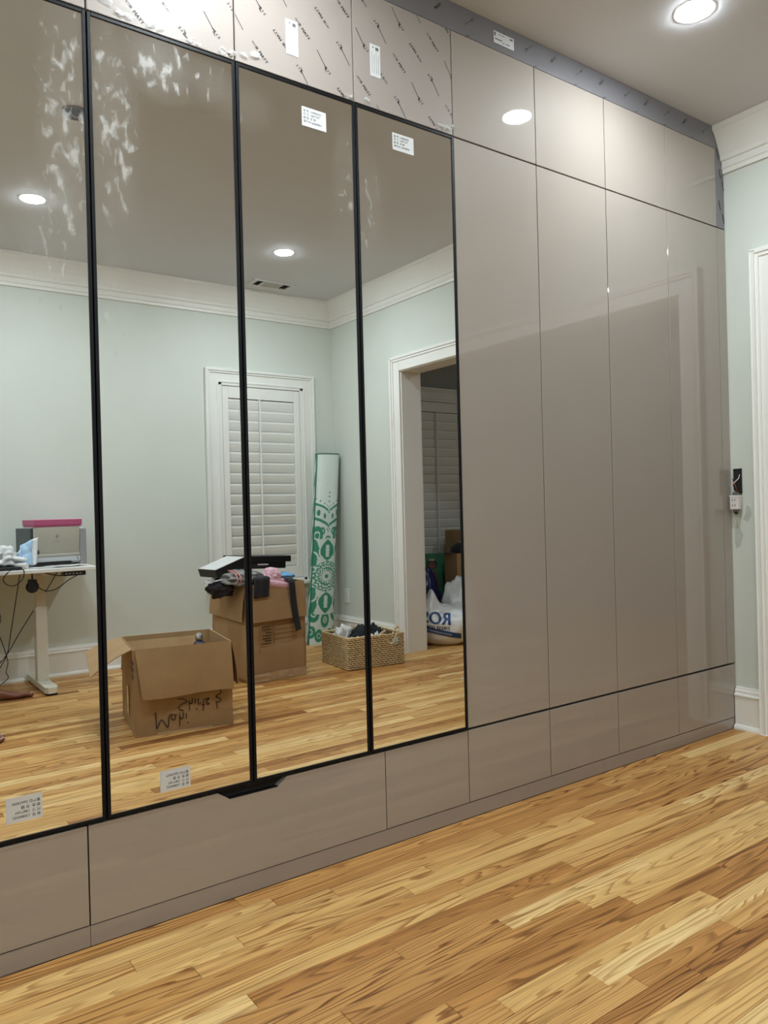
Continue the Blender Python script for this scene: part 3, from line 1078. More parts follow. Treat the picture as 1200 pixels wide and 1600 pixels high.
FR = 0.0085
for i in range(8):
    x0, x1 = SEAM[i], SEAM[i + 1]
    w = x1 - x0
    t = thing('wardrobe_cabinet', TALL[i], 'wardrobe', (x0, 0, Z_T0), 0, 'tall wardrobe cabinets')
    mb = MB()
    carcass(mb, w, 0.60, -0.002, Z_T1 - Z_T0 + 0.001)
    mb.build('carcass', 'shaded_carcass', t)
    h = Z_T1 - Z_T0
    g = 0.0017
    if i < 4:
        mb = MB()
        mb.box(g, g + FR, -0.003, 0.020, 0, h, 0.001).box(w - g - FR, w - g, -0.003, 0.020, 0, h, 0.001)
        mb.box(g + FR, w - g - FR, -0.003, 0.020, 0, FR, 0.001).box(g + FR, w - g - FR, -0.003, 0.020, h - FR, h, 0.001)
        door = mb.build('door', 'black_frame', t)
        door['label'] = 'black aluminium framed mirror door'
        MB().box(g + FR, w - g - FR, 0.0, 0.006, FR, h - FR).build('mirror_pane', 'mirror', door)
        MB().box(g + FR, w - g - FR, 0.0065, 0.016, FR, h - FR).build('backing_board', 'dark_gap', door)
        if i == 0:
            sticker(door, (0.300, 0.378), (0.342, 0.400), x0, Z_T0, True)
        if i == 1:
            sticker(door, (0.659, 0.739), (0.331, 0.385), x0, Z_T0, True, codes='26A59077')
        if i == 2:
            sticker(door, (1.127, 1.209), (2.166, 2.222), x0, Z_T0, False, codes='26A59063')
        if i == 3:
            sticker(door, (1.454, 1.538), (2.178, 2.232), x0, Z_T0, False, codes='26A59058')
    else:
        door = MB().box(g, w - g, 0.0, 0.019, 0.0025, h - 0.0005, 0.0012).build('door', 'taupe', t)
    # ---- top cabinet
    t = thing('top_cabinet', TOPS[i], 'cabinet', (x0, 0, Z_U0), 0, 'top cabinets')
    hu = Z_U1 - Z_U0
    mb = MB()
    carcass(mb, w, 0.60, -0.002, hu + 0.001)
    mb.build('carcass', 'shaded_carcass', t)
    door = MB().box(g, w - g, 0.0, 0.019, 0.0005, hu - 0.0005, 0.0012).build('door', 'taupe', t)
    if i < 4:
        MB().box(g + 0.002, w - g - 0.002, -0.0007, -0.0001, 0.0015, hu - 0.0015).build('protective_film', 'taupe_film', door)
        pr = film_print(x0 + 0.003, x1 - 0.003, Z_U0 + 0.002, Z_U1 - 0.002)
        pr.xf = None
        pr.v = [Vector((v.x - x0, v.y, v.z - Z_U0)) for v in pr.v]
        p_ = pr.build('film_print', 'ink', door, fix=False)
        p_['kind'] = 'stuff'
        p_['label'] = 'black slanting lettering and arrows printed on the film'
        if i == 1:
            torn_film(door, x0, Z_U0, [(0.545, 2.31, .03), (0.62, 2.298, .02), (0.70, 2.295, .018), (0.80, 2.292, .015), (0.90, 2.295, .02), (0.55, 2.36, .02)], 1)
        if i == 2:
            torn_film(door, x0, Z_U0, [(0.965, 2.31, .022), (1.29, 2.295, .014)], 2)
        if i == 3:
            torn_film(door, x0, Z_U0, [(1.665, 2.30, .022), (1.695, 2.31, .014), (1.375, 2.632, .02), (1.36, 2.30, .012)], 3)
        for (k, xs, zs) in ((2, (1.080, 1.120), (2.359, 2.460)), (3, (1.374, 1.413), (2.386, 2.486))):
            if k != i:
                continue
            MB().box(xs[0] - x0, xs[1] - x0, -0.0018, -0.0013, zs[0] - Z_U0, zs[1] - Z_U0).build('paper_label', 'paper', door)
            tx = MB()
            cx, cz = (xs[0] + xs[1]) / 2 - x0, (zs[0] + zs[1]) / 2 - Z_U0
            tx.box(cx - 0.009, cx - 0.005, -0.0021, -0.0019, cz + 0.038, cz + 0.043)
            tx.box(cx + 0.002, cx + 0.013, -0.0021, -0.0019, cz + 0.033, cz + 0.043)
            for q in range(4):
                x_ = cx - 0.012 + q * 0.008
                tx.box(x_, x_ + 0.0009, -0.0021, -0.0019, cz - 0.040, cz + 0.028 - 0.01 * (q % 2))
            tx.build('label_print', 'grey_ink', door)['kind'] = 'stuff'

for i in range(7):
    x0, x1 = DSEAM[i], DSEAM[i + 1]
    w = x1 - x0
    t = thing('drawer_cabinet', DRAW[i], 'drawer', (x0, 0, Z_PL), 0, 'drawer units under the wardrobe')
    mb = MB()
    carcass(mb, w, 0.60, 0.0, Z_D1 - Z_PL + 0.002)
    mb.build('carcass', 'shaded_carcass', t)
    zb, zt = Z_D0 - Z_PL, Z_D1 - Z_PL
    g = 0.0017
    if i == 1:
        a, b, c, d = 0.815 - x0, 0.848 - x0, 0.992 - x0, 1.023 - x0
        poly = [(g, zb), (w - g, zb), (w - g, zt), (d, zt), (c, zt - 0.0225), (b, zt - 0.0225), (a, zt), (g, zt)]
        mb = MB()
        n = len(poly)
        tri = [(0, 1, 4, 5), (1, 2, 3, 4), (0, 5, 6, 7)]
        vs = [(u, 0.0, v) for u, v in poly] + [(u, 0.019, v) for u, v in poly]
        fs = tri + [tuple(n + k for k in f[::-1]) for f in tri] + [(k, (k + 1) % n, n + (k + 1) % n, n + k) for k in range(n)]
        mb.add(vs, fs)
        mb.build('drawer_front', 'taupe', t)
        MB().box(a - 0.02, d + 0.02, 0.0195, 0.0235, zt - 0.04, zt + 0.0015).build('finger_pull_recess', 'dark_gap', t)
    else:
        MB().box(g, w - g, 0.0, 0.019, zb, zt, 0.0012).build('drawer_front', 'taupe', t)
    if i == 1:
        MB().box(b - 0.002, c + 0.002, -0.0004, 0.0192, zt - 0.0226, zt - 0.0212).build('finger_pull_edge', 'black_plastic', t)
    MB().box(0.02, w - 0.02, 0.03, 0.50, zb + 0.02, zt - 0.06).build('drawer_box', 'dark_gap', t)

for a, b, lab in ((SEAM[0], 0.4785, 'short taupe plinth board at the left picture edge, under the cropped drawer'), (0.4795, 2.399, 'longest taupe plinth board on the oak floor under the widest drawer'),
                  (2.400, 3.3455, 'taupe plinth board running to the white baseboard in the corner')):
    t = MB().box(a, b, 0.001, 0.018, 0.0, Z_PL - 0.0005, 0.0008).build('plinth_board', 'taupe_edge')
    tag(t, lab, 'plinth', 'plinth boards')
t = MB().box(3.2825, 3.3455, 0.0, 0.018, Z_T0 + 0.0025, Z_T1, 0.0008).build('filler_panel', 'taupe')
tag(t, 'narrow tall taupe filler strip between the last tall door and the sage wall', 'filler panel')

t = thing('filler_panel', 'long filmed grey filler strip along the ceiling above the top cabinets', 'filler panel', (SEAM[0], 0, Z_U1 + 0.0015))
z0 = Z_U1 + 0.0015
MB().box(0, 3.3455 - SEAM[0], 0.0005, 0.018, 0, ZC - z0 - 0.0005, 0.0006).build('filler_board', 'taupe_filler', t)
mb = MB()
for n_, x in enumerate([0.32, 0.47, 0.62, 0.78, 0.93, 1.08, 1.22, 1.37, 1.51, 1.656, 1.798, 1.95, 2.08, 2.212, 2.36, 2.49, 2.647, 2.775, 2.919, 3.05, 3.198]):
    c = (x - SEAM[0], 0.058)
    if n_ % 2 == 0:
        film_arrow(mb, c, R(38) + (PI if n_ % 4 == 0 else 0), 1.0, -0.0004, 0.8)
    else:
        ca, sa = math.cos(R(40)), math.sin(R(40))
        put_text(mb, 'MATT', 0.014, lambda u, v: (c[0] + u * ca - v * sa, -0.0004, c[1] + u * sa + v * ca), 0.0008)
for x in (1.78, 2.11, 2.33, 2.5, 2.7, 2.9, 3.1):
    stroke(mb, [(x - SEAM[0], 0.003), (x - SEAM[0] + 0.012, 0.006)], 0.003, lambda u, v: (u, -0.0004, v))
mb.build('film_print', 'ink', t, fix=False)['kind'] = 'stuff'
MB().box(1.907 - SEAM[0], 2.006 - SEAM[0], -0.0012, -0.0004, 2.667 - z0, 2.709 - z0).build('paper_label', 'paper', t)
mb = MB()
for a, b, c, d in ((1.910, 1.917, 2.692, 2.705), (1.912, 1.947, 2.680, 2.684), (1.93, 1.96, 2.700, 2.702), (1.965, 1.985, 2.676, 2.679), (1.985, 2.0, 2.698, 2.704), (1.95, 1.958, 2.675, 2.678)):
    mb.box(a - SEAM[0], b - SEAM[0], -0.0016, -0.0013, c - z0, d - z0)
mb.build('label_print', 'grey_ink', t)['kind'] = 'stuff'

t = thing('filler_panel', 'short filmed grey filler strip in the corner beside the last top cabinet', 'filler panel', (3.2825, 0, Z_U0))
MB().box(0, 0.063, 0.0005, 0.018, 0, Z_U1 - Z_U0, 0.0006).build('filler_board', 'taupe_filler', t)
mb = MB()
for x, z in ((3.30, 2.62), (3.335, 2.60), (3.316, 2.534), (3.338, 2.484), (3.308, 2.39), (3.336, 2.334)):
    stroke(mb, [(x - 3.2825 - 0.006, z - Z_U0 + 0.018), (x - 3.2825 + 0.006, z - Z_U0 - 0.018)], 0.006, lambda u, v: (u, -0.0004, v))
mb.build('film_print', 'ink', t, fix=False)['kind'] = 'stuff'

# ------------------------------------------------------------------ electrical things on the right wall
t = thing('electrical_box', 'open black wall box with a white receptacle dangling from its wires', 'electrical box', (XR, -0.032, 1.13))
mb = MB()
mb.box(-0.004, -0.0005, -0.018, 0.014, -0.054, 0.054)
mb.build('box_opening', 'dark_gap', t)
mb = MB()
for a, b, c, d in ((-0.021, -0.018, -0.057, 0.057), (0.014, 0.017, -0.057, 0.057), (-0.021, 0.017, 0.054, 0.057), (-0.021, 0.017, -0.057, -0.054)):
    mb.box(-0.007, -0.0005, a, b, c, d)
mb.build('box_rim', 'rubber', t)
for (dy, mt, k) in ((-0.012, 'device_white', 0), (0.0, 'rubber', 1), (0.01, 'copper', 2)):
    MB().tube([(-0.004, dy, 0.03 - k * .02), (-0.025, dy - 0.006 + k * .004, 0.012), (-0.028, 0.006 - dy, -0.02), (-0.018, -dy * .6, -0.045), (-0.022, dy, -0.062)], 0.0019, 6).build('wire', mt, t, True)
rc = MB().box(-0.044, -0.016, -0.024, 0.016, -0.128, -0.066, 0.003).build('receptacle', 'device_white', t)
MB().box(-0.030, -0.028, -0.019, 0.011, -0.145, -0.050).build('mounting_strap', 'steel', rc)
MB().box(-0.046, -0.017, -0.0245, 0.0165, -0.070, -0.065, 0.001).build('top_edge', 'lens_ring', rc)
MB().lathe([(0.006, -0.150), (0.007, -0.140), (0.004, -0.136)], (-0.028, -0.005, 0), 12).build('screw_terminal', 'rubber', rc)
for z in (-0.084, -0.108):
    for y in (-0.010, 0.002):
        MB().box(-0.0446, -0.0438, y, y + 0.0025, z - 0.006, z + 0.004).build('slot', 'ink', rc)

t = thing('wall_outlet', 'white wall outlet plate low on the wall between rug and doorway', 'outlet', (XR, -3.290, 0.355))
MB().box(-0.006, -0.0004, -0.036, 0.036, -0.059, 0.059, 0.003).build('plate', 'plate_white', t)
rc = MB().box(-0.0085, -0.006, -0.0165, 0.0165, -0.034, 0.034, 0.001).build('receptacle', 'plate_white', t)
for z in (-0.018, 0.018):
    for y in (-0.007, 0.005):
        MB().box(-0.0089, -0.0084, y, y + 0.002, z - 0.004, z + 0.005).build('slot', 'ink', rc)

# ------------------------------------------------------------------ standing desk and what is on it
DX1, DX0, DYF, DYB, DT = 1.280, 0.02, -2.850, -3.425, 0.747
desk = thing('standing_desk', 'white standing desk with cream T-shaped steel legs against the back wall', 'desk', (0.65, -3.14, 0))
T = Matrix.Translation(-Vector((0.65, -3.14, 0)))
MB(T).box(DX0, DX1, DYB, DYF, DT - 0.023, DT, 0.003).build('desktop', 'desk_white', desk)
for x in (1.010, 0.290):
    leg = MB(T).box(x - 0.028, x + 0.028, -3.180, -3.120, 0.38, 0.70, 0.004).box(x - 0.033, x + 0.033, -3.186, -3.114, 0.045, 0.50, 0.005).build('leg', 'desk_steel', desk)
    mb = MB(T)
    pts = [(-0.033, -3.43), (0.033, -3.43), (0.037, -3.40), (0.037, -2.905), (0.022, -2.872), (-0.022, -2.872), (-0.037, -2.905), (-0.037, -3.40)]
    mb.prism([(x + a, b) for a, b in pts], lambda u, v, wv: (u, v, wv), 0.012, 0.046)
    mb.build('foot', 'desk_steel', leg)
    for ya in (-2.93, -3.42):
        MB(T).box(x - 0.03, x + 0.03, ya, ya + 0.045, 0, 0.012).build('rubber_pad', 'rubber', leg)
    MB(T).box(x - 0.04, x + 0.04, -3.38, -2.90, 0.700, 0.724, 0.003).build('side_bracket', 'desk_steel', leg)
MB(T).box(0.26, 1.04, -3.19, -3.11, 0.690, 0.722, 0.004).build('crossbar', 'desk_steel', desk)
cu = MB(T).box(1.088, 1.215, -2.94, -2.868, 0.696, 0.7235, 0.004).build('control_box', 'black_plastic', desk)
for k in range(5):
    MB(T).box(1.098 + k * 0.02, 1.108 + k * 0.02, -2.8685, -2.867, 0.706, 0.714).build('button', 'grey_plastic', cu)

ad = thing('power_adapter', 'black power adapter bundle hanging under the white desktop', 'adapter', (0.93, -2.95, 0.655))
MB().box(-0.024, 0.024, -0.018, 0.018, -0.045, 0.030, 0.006).build('adapter_body', 'black_plastic', ad)
mb = MB()
for k in range(6):
    a = k * 1.05
    mb.tube([(0.03 * math.cos(a + q * 0.7) * (1 + 0.15 * math.sin(k)), 0.022 * math.sin(q * 0.7 + a), -0.015 + 0.036 * math.sin(q * 0.698 + k)) for q in range(9)], 0.0032, 6)
co = mb.build('coiled_cord', 'rubber', ad, True)
co['kind'] = 'stuff'
MB().box(-0.004, 0.004, -0.004, 0.004, 0.028, 0.069).build('hanging_loop', 'rubber', ad)


def smooth_path(pts, n=6):
    P = [Vector(p) for p in pts]
    out = []
    for i in range(len(P) - 1):
        a, b, c, d = P[max(i - 1, 0)], P[i], P[i + 1], P[min(i + 2, len(P) - 1)]
        for k in range(n):
            t = k / n
            out.append(0.5 * ((2 * b) + (c - a) * t + (2 * a - 5 * b + 4 * c - d) * t * t + (3 * b - a - 3 * c + d) * t ** 3))
    out.append(P[-1])
    return out


def cable(label, pts, r=0.003, name='cable'):
    c = MB().tube(smooth_path(pts), r, 6).build(name, 'rubber', None, True)
    return tag(c, label, 'cable', 'cables under the white desk')


cable('black cable sagging in a wide loop from the desk front edge at the picture edge', [(0.86, -2.90, 0.752), (0.868, -2.846, 0.745), (0.860, -2.842, 0.700), (0.82, -2.845, 0.665), (0.78, -2.846, 0.670), (0.758, -2.846, 0.70), (0.775, -2.848, 0.73), (0.80, -2.856, 0.751)])
cable('straight black cable dropping from the desk underside to the crossing point by the baseboard', [(0.872, -2.99, 0.722), (0.862, -3.08, 0.56), (0.852, -3.2, 0.37), (0.842, -3.30, 0.207), (0.80, -3.37, 0.10), (0.74, -3.385, 0.004)])
cable('black cable running diagonally behind the desk leg towards the baseboard', [(1.10, -3.06, 0.722), (1.05, -3.10, 0.62), (0.985, -3.20, 0.48), (0.905, -3.26, 0.33), (0.846, -3.305, 0.21), (0.78, -3.36, 0.11), (0.70, -3.39, 0.004)])
cable('black cable curving from the hanging adapter to the control box under the desktop', [(0.955, -2.94, 0.64), (1.00, -2.93, 0.612), (1.06, -2.92, 0.622), (1.12, -2.905, 0.668), (1.17, -2.90, 0.694)])
cable('short black cable drooping along the underside of the desktop near the control box', [(0.99, -2.90, 0.722), (1.03, -2.895, 0.708), (1.07, -2.89, 0.700), (1.10, -2.90, 0.698)])
cable('wavy black cable hanging to the floor at the extreme left', [(0.75, -3.05, 0.722), (0.768, -3.1, 0.53), (0.788, -3.15, 0.44), (0.775, -3.2, 0.38), (0.800, -3.25, 0.31), (0.832, -3.30, 0.22), (0.846, -3.31, 0.15), (0.838, -3.33, 0.09), (0.85, -3.34, 0.05), (0.80, -3.36, 0.004)], 0.0025)

pr = thing('printer', 'grey and beige laser printer with dark side on the white desk', 'printer', (0.955, -3.10, DT), R(-9.7))
W_, D_, H_ = 0.345, 0.245, 0.240
MB().box(0.0, 0.055, -D_, -0.004, 0.012, H_ - 0.004, 0.006).build('side_panel', 'slate_plastic', pr)
MB().box(0.050, W_, -D_, -0.010, 0.012, H_ - 0.006, 0.006).build('body', 'silver_plastic', pr)
fp = MB()
fp.grid(14, 10, lambda u, v: (0.014 + u * 0.286, -0.008 + 0.016 * math.sin(v * PI * 0.62) * (1 - 0.15 * (2 * u - 1) ** 2), 0.078 + v * (H_ - 0.078)))
fp.grid(14, 4, lambda u, v: (0.014 + u * 0.286, 0.007 - v * 0.16, H_ + 0.0015 * math.sin(v * 3)))
fp.box(0.014, 0.300, -0.10, -0.008, 0.078, H_ - 0.002)
front = fp.build('front_panel', 'beige_plastic', pr)
MB().lathe([(0.0085, 0.0), (0.0085, 0.0125)], (0.160, -0.001, 0.183), 20, 'y').build('badge', 'slate_plastic', front)
MB().lathe([(0.0055, 0.0), (0.0055, 0.0132)], (0.160, -0.001, 0.183), 20, 'y').build('badge_centre', 'silver_plastic', front)
MB().box(0.147, 0.173, 0.006, 0.0105, 0.158, 0.171).build('model_plate', 'paper', front)
mb = MB()
for q in range(4):
    mb.box(0.150 + q * 0.005, 0.1535 + q * 0.005, 0.0106, 0.0109, 0.162, 0.167)
mb.build('plate_print', 'ink', front)['kind'] = 'stuff'
MB().box(0.014, 0.300, -0.02, 0.006, 0.058, 0.0755, 0.003).build('tray_lip', 'beige_plastic', pr)
MB().box(0.012, 0.303, -0.02, 0.004, 0.024, 0.0565, 0.004).build('lower_front', 'silver_plastic', pr)
mb = MB()
mb.prism([(0.02, 0.0), (0.255, 0.0), (0.255, 0.012), (0.238, 0.026), (0.03, 0.026), (0.02, 0.018)], lambda u, v, wv: (u, wv, v), -0.015, 0.009)
mb.build('paper_tray', 'black_plastic', pr)
MB().box(0.284, 0.288, 0.003, 0.0055, 0.036, 0.050).box(0.284, 0.2885, 0.003, 0.0055, 0.029, 0.033).build('button', 'ink', pr)
MB().box(0.303, W_ + 0.002, -D_ + 0.02, 0.002, 0.0, H_ - 0.012, 0.006).build('right_cover', 'grey_plastic', pr)
MB().box(0.02, 0.29, -D_ + 0.03, -0.03, 0.0, 0.013).build('base', 'black_plastic', pr)

pb = thing('storage_box', 'flat pink lidded box lying on top of the printer', 'box', (0.985, -3.125, DT + H_ + 0.002), R(-9.7))
MB().box(0.0, 0.290, -0.185, 0.0, 0.0, 0.044, 0.002).build('box_body', 'pink', pb)
MB().box(-0.003, 0.293, -0.188, 0.003, 0.030, 0.047, 0.002).build('lid', 'pink_top', pb)
MB().box(-0.0035, 0.2935, -0.189, 0.0034, 0.010, 0.0445, 0.001).build('sleeve', 'pink', pb)

lp = thing('laptop', 'closed black laptop on the desk under the white plastic bag', 'laptop', (0.69, -2.985, DT), R(-3))
MB().box(-0.17, 0.17, -0.115, 0.115, 0.002, 0.012, 0.003).build('base', 'black_plastic', lp)
MB().box(-0.17, 0.17, -0.115, 0.115, 0.0125, 0.019, 0.003).build('lid', 'black_plastic', lp)
for xa in (-0.16, 0.14):
    for ya in (-0.10, 0.08):
        MB().box(xa, xa + 0.02, ya, ya + 0.02, 0, 0.003).build('rubber_pad', 'rubber', lp)
bg = MB().blob((0.775, -3.02, DT + 0.070), (0.105, 0.075, 0.062), 3, 0.75, 2.6, 4, DT + 0.020).build('plastic_bag', 'white_bag', None, True)
tag(bg, 'crumpled white plastic bag on the black laptop', 'bag')
pk = thing('wipes_packet', 'pale blue printed packet leaning between the white bag and the printer', 'packet', (0.905, -2.985, DT), R(-6))
mb = MB()
mb.sheet(12, 14, lambda u, v: ((u - 0.5) * (0.085 - 0.022 * v) + 0.018 * v + 0.004 * math.sin(9 * v), -0.035 - 0.028 * v + 0.014 * math.sin(PI * u) + 0.004 * noise.noise((u * 5, v * 5, 1)), 0.020 + v * 0.150 * (1 - 0.22 * (1 - u))), 0.010)
mb.build('packet_body', 'blue_pack', pk, True)
mb = MB()
mb.sheet(6, 14, lambda u, v: (0.040 + 0.034 * u + 0.018 * v, -0.05 - 0.024 * v + 0.012 * math.sin(PI * u) + 0.008 * noise.noise((u * 6, v * 6, 4)), 0.012 + v * 0.158 + 0.01 * u), 0.008)
mb.build('packet_fold', 'white_bag', pk, True)
mb = MB()
for q in range(4):
    stroke(mb, [(-0.024 + q * 0.010, 0.052), (-0.021 + q * 0.011, 0.118)], 0.0022, lambda u, v: (u, -0.018 - 0.028 * (v / 0.15) + 0.002, v))
mb.build('packet_print', 'blue_text', pk, fix=False)['kind'] = 'stuff'
tb = MB().tube([(0.905, -2.945, DT + 0.019), (0.850, -2.985, DT + 0.020)], 0.018, 16).build('paper_roll', 'tissue', None, True, angle=40)
tag(tb, 'small white roll lying at the front of the desk before the blue packet', 'roll')
for k, (cx, cy, a, w, d, lab) in enumerate(((1.02, -2.965, 8, 0.20, 0.13, 'white paper sheet on the desk in front of the printer, nearest the blue packet'), (1.13, -2.985, -14, 0.21, 0.15, 'printed white paper sheet before the printer tray, nearest the desk end'))):
    s_ = thing('paper_sheet', lab, 'paper', (cx, cy, DT), R(a))
    MB().sheet(8, 6, lambda u, v: ((u - .5) * w, (v - .5) * d, 0.002 + k * 0.004 + 0.004 * noise.noise((u * 3, v * 3, k * 5)) + 0.003 * (u * v)), 0.0008).build('sheet', 'paper', s_, True)
    if k:
        mb = MB()
        for q in range(5):
            stroke(mb, [(-0.08, 0.05 - q * 0.012), (-0.08 + 0.04 + 0.02 * (q % 3), 0.05 - q * 0.012)], 0.003, lambda u, v: (u, v, 0.0135))
        mb.lathe([(0.012, 0.0128), (0.012, 0.0136)], (0.045, -0.02, 0), 16)
        mb.build('sheet_print', 'grey_ink', s_)['kind'] = 'stuff'

# ------------------------------------------------------------------ open carton, marker writing upside down
cw, cdp, ch = 0.462, 0.474, 0.410
bx = thing('cardboard_box', 'open brown cardboard box with upside-down marker writing, standing on the floor', 'box', (1.12, -1.683, 0), math.atan2(.081, .455))


def wall_sheet(mb, p0, ux, uz, w, h, t=0.004, nu=6, nv=6, warp=0.0, seed=0):
    p0, ux, uz = Vector(p0), Vector(ux), Vector(uz)
    n = ux.cross(uz).normalized()
    return mb.sheet(nu, nv, lambda u, v: p0 + ux * (u * w) + uz * (v * h) + n * warp * (math.sin(PI * u) * math.sin(PI * v * .9) + 0.4 * noise.noise((u * 3 + seed, v * 3, seed))), t)


mb = MB()
wall_sheet(mb, (0, 0, 0), (1, 0, 0), (0, 0, 1), cw, ch, warp=-0.004)
mb.build('front_wall', 'cardboard', bx)
mb = MB()
wall_sheet(mb, (0, -cdp, 0), (1, 0, 0), (0, 0, 1), cw, ch, warp=0.004)
mb.build('back_wall', 'cardboard_in', bx)
for x, nm in ((0, 'side_wall'), (cw, 'side_wall')):
    mb = MB()
    wall_sheet(mb, (x, -cdp, 0), (0, 1, 0), (0, 0, 1), cdp, ch, warp=0.004)
    mb.build(nm, 'cardboard', bx)
MB().box(0.002, cw - 0.002, -cdp + 0.002, -0.002, 0.001, 0.005).build('bottom', 'cardboard_in', bx)
# front flap folded down over the writing side, its lower left corner kicked out
mb = MB()
mb.sheet(16, 10, lambda u, v: (0.004 + 0.026 * v + u * (0.457 - 0.022 * v), 0.006 + 0.030 * math.sin(v * 1.5) * (0.7 + 0.5 * (1 - u)) + 0.004 * math.sin(u * 9) * v, ch + 0.004 - v * (0.232 + 0.004 * math.sin(u * 6))), 0.004)
mb.build('front_flap', 'cardboard', bx)
# left flap, leaning out and slightly down, creased
mb = MB()
mb.sheet(10, 12, lambda u, v: (-0.004 - u * 0.190 * (0.94 + 0.06 * v), -cdp * 0.98 + v * cdp * 0.90 + u * 0.06, ch - 0.002 - u * 0.050 - 0.050 * u * v + 0.012 * math.sin(PI * u)), 0.004)
mb.build('left_flap', 'cardboard', bx)
mb = MB()
mb.sheet(8, 10, lambda u, v: (cw + 0.006 + 0.028 * math.sin(u * 1.5), -cdp * 0.97 + v * cdp * 0.95, ch - 0.002 - u * 0.215), 0.004)
mb.build('right_flap', 'cardboard', bx)
mb = MB()
mb.sheet(8, 8, lambda u, v: (0.006 + u * 0.45, -cdp - 0.008 - v * 0.10, ch - 0.002 - v * 0.19), 0.004)
mb.build('back_flap', 'cardboard', bx)
# inner back panel leaning in, creased (the photo shows the far inside face)
mb = MB()
mb.sheet(10, 8, lambda u, v: (0.012 + u * 0.38, -cdp + 0.014 + (1 - v) * 0.06 + 0.004 * math.sin(u * 12) * v, 0.20 + v * 0.185), 0.003)
mb.build('inner_flap', 'cardboard_in', bx)
STROKES = [[(0.091, 0.106), (0.094, 0.069), (0.096, 0.031), (0.119, 0.07), (0.146, 0.03), (0.153, 0.074), (0.16, 0.091)], [(0.183, 0.083), (0.167, 0.088), (0.164, 0.074), (0.174, 0.061), (0.184, 0.07), (0.184, 0.083), (0.191, 0.085)], [(0.203, 0.089), (0.203, 0.03)], [(0.204, 0.073), (0.212, 0.061), (0.22, 0.071), (0.221, 0.09)], [(0.235, 0.084), (0.235, 0.061)], [(0.24, 0.042), (0.242, 0.038)], [(0.198, 0.159), (0.221, 0.156), (0.24, 0.141), (0.21, 0.129), (0.2, 0.117), (0.206, 0.105), (0.223, 0.101)], [(0.25, 0.144), (0.251, 0.101)], [(0.251, 0.131), (0.263, 0.131), (0.265, 0.154)], [(0.28, 0.15), (0.278, 0.127)], [(0.284, 0.101), (0.288, 0.097)], [(0.295, 0.149), (0.294, 0.122), (0.308, 0.127)], [(0.319, 0.142), (0.316, 0.088)], [(0.309, 0.116), (0.325, 0.118)], [(0.327, 0.141), (0.347, 0.142), (0.33, 0.127), (0.347, 0.118), (0.336, 0.115)], [(0.377, 0.182), (0.399, 0.18), (0.404, 0.162), (0.38, 0.148), (0.402, 0.135), (0.398, 0.122), (0.379, 0.121)], [(0.381, 0.121), (0.386, 0.089)]]
mb = MB()
for st in STROKES:
    q = [Vector((u, v, 0)) for u, v in st]
    q = [(p.x, p.y) for p in smooth_path(q, 4)] if len(q) > 2 else st
    stroke(mb, q, 0.0042, lambda u, v: (u, 0.0075, v))
wr = mb.build('marker_writing', 'marker', bx, fix=False)
wr['label'] = 'upside-down hand lettering in black marker'
wr['kind'] = 'stuff'
for k in range(3):
    z = 0.338 - k * 0.034
    o = MB().box(-0.0035, 0.0005, -0.075, -0.002, z, z + 0.020).build('ink_band', 'purple_ink', bx)
MB().box(-0.0045, -0.0025, -0.26, -0.20, 0.06, 0.20).build('tape_strip', 'tape', bx)
MB().box(0.10, 0.36, 0.0040, 0.0062, 0.001, 0.010).build('tape_strip', 'tape', bx)

bt = thing('bottle', 'small bottle with chrome cap standing inside the open cardboard box', 'bottle', (1.512, -1.852, 0.006))
MB().lathe([(0.030, 0.0), (0.034, 0.006), (0.034, 0.355), (0.028, 0.375), (0.016, 0.386)], (0, 0, 0), 20).build('bottle_body', 'purple_plastic', bt, True, angle=50)
MB().lathe([(0.015, 0.384), (0.020, 0.388), (0.020, 0.410), (0.016, 0.420), (0.006, 0.424)], (0, 0, 0), 20).build('cap', 'chrome', bt, True, angle=50)

# ------------------------------------------------------------------ tall overfull carton and the things heaped on it
tw, td, th = 0.408, 0.46, 0.602
AT = R(-4)
tbx = thing('cardboard_box', 'tall dented brown cardboard box heaped with clothes before the shuttered window', 'box', (2.025, -2.350, 0), AT)


def dent(x, z):
    return 0.012 * noise.noise((x * 6, z * 6, 3)) * (1.0 if z < 0.5 else 0.5)


mb = MB()
mb.sheet(18, 22, lambda u, v: (u * tw + 0.010 * math.sin(v * 5) * (u - .5), dent(u * tw, v * th) - 0.010 * math.exp(-((v - 0.42) / 0.05) ** 2), v * th * (1 if v > 0.05 else 1)), 0.004)
mb.build('front_wall', 'cardboard', tbx, True)
mb = MB()
mb.sheet(14, 22, lambda u, v: (-0.002 - 0.018 * math.sin(PI * v * 0.8) * math.sin(PI * u) + dent(u * td + 4, v * th), -u * td, v * th), 0.004)
mb.build('side_wall', 'cardboard', tbx, True)
mb = MB()
mb.sheet(8, 8, lambda u, v: (tw + 0.004 * math.sin(PI * v), -u * td, v * th), 0.004)
mb.build('side_wall', 'cardboard', tbx)
mb = MB()
mb.sheet(8, 8, lambda u, v: (u * tw, -td, v * th), 0.004)
mb.build('back_wall', 'cardboard', tbx)
MB().box(0.004, tw - 0.004, -td + 0.004, -0.012, 0.001, 0.006).build('bottom', 'cardboard_in', tbx)
mb = MB()
mb.sheet(12, 8, lambda u, v: (0.006 + u * 0.400, 0.008 + 0.018 * math.sin(v * 1.4), th - v * (0.232 - 0.008 * u)), 0.004)
mb.build('front_flap', 'cardboard', tbx)
mb = MB()
mb.sheet(10, 8, lambda u, v: (-0.008 - 0.026 * math.sin(v * 1.4), -td * 0.96 + u * td * 0.92, th - v * (0.205 + 0.02 * u)), 0.004)
mb.build('left_flap', 'cardboard', tbx)
mb = MB()
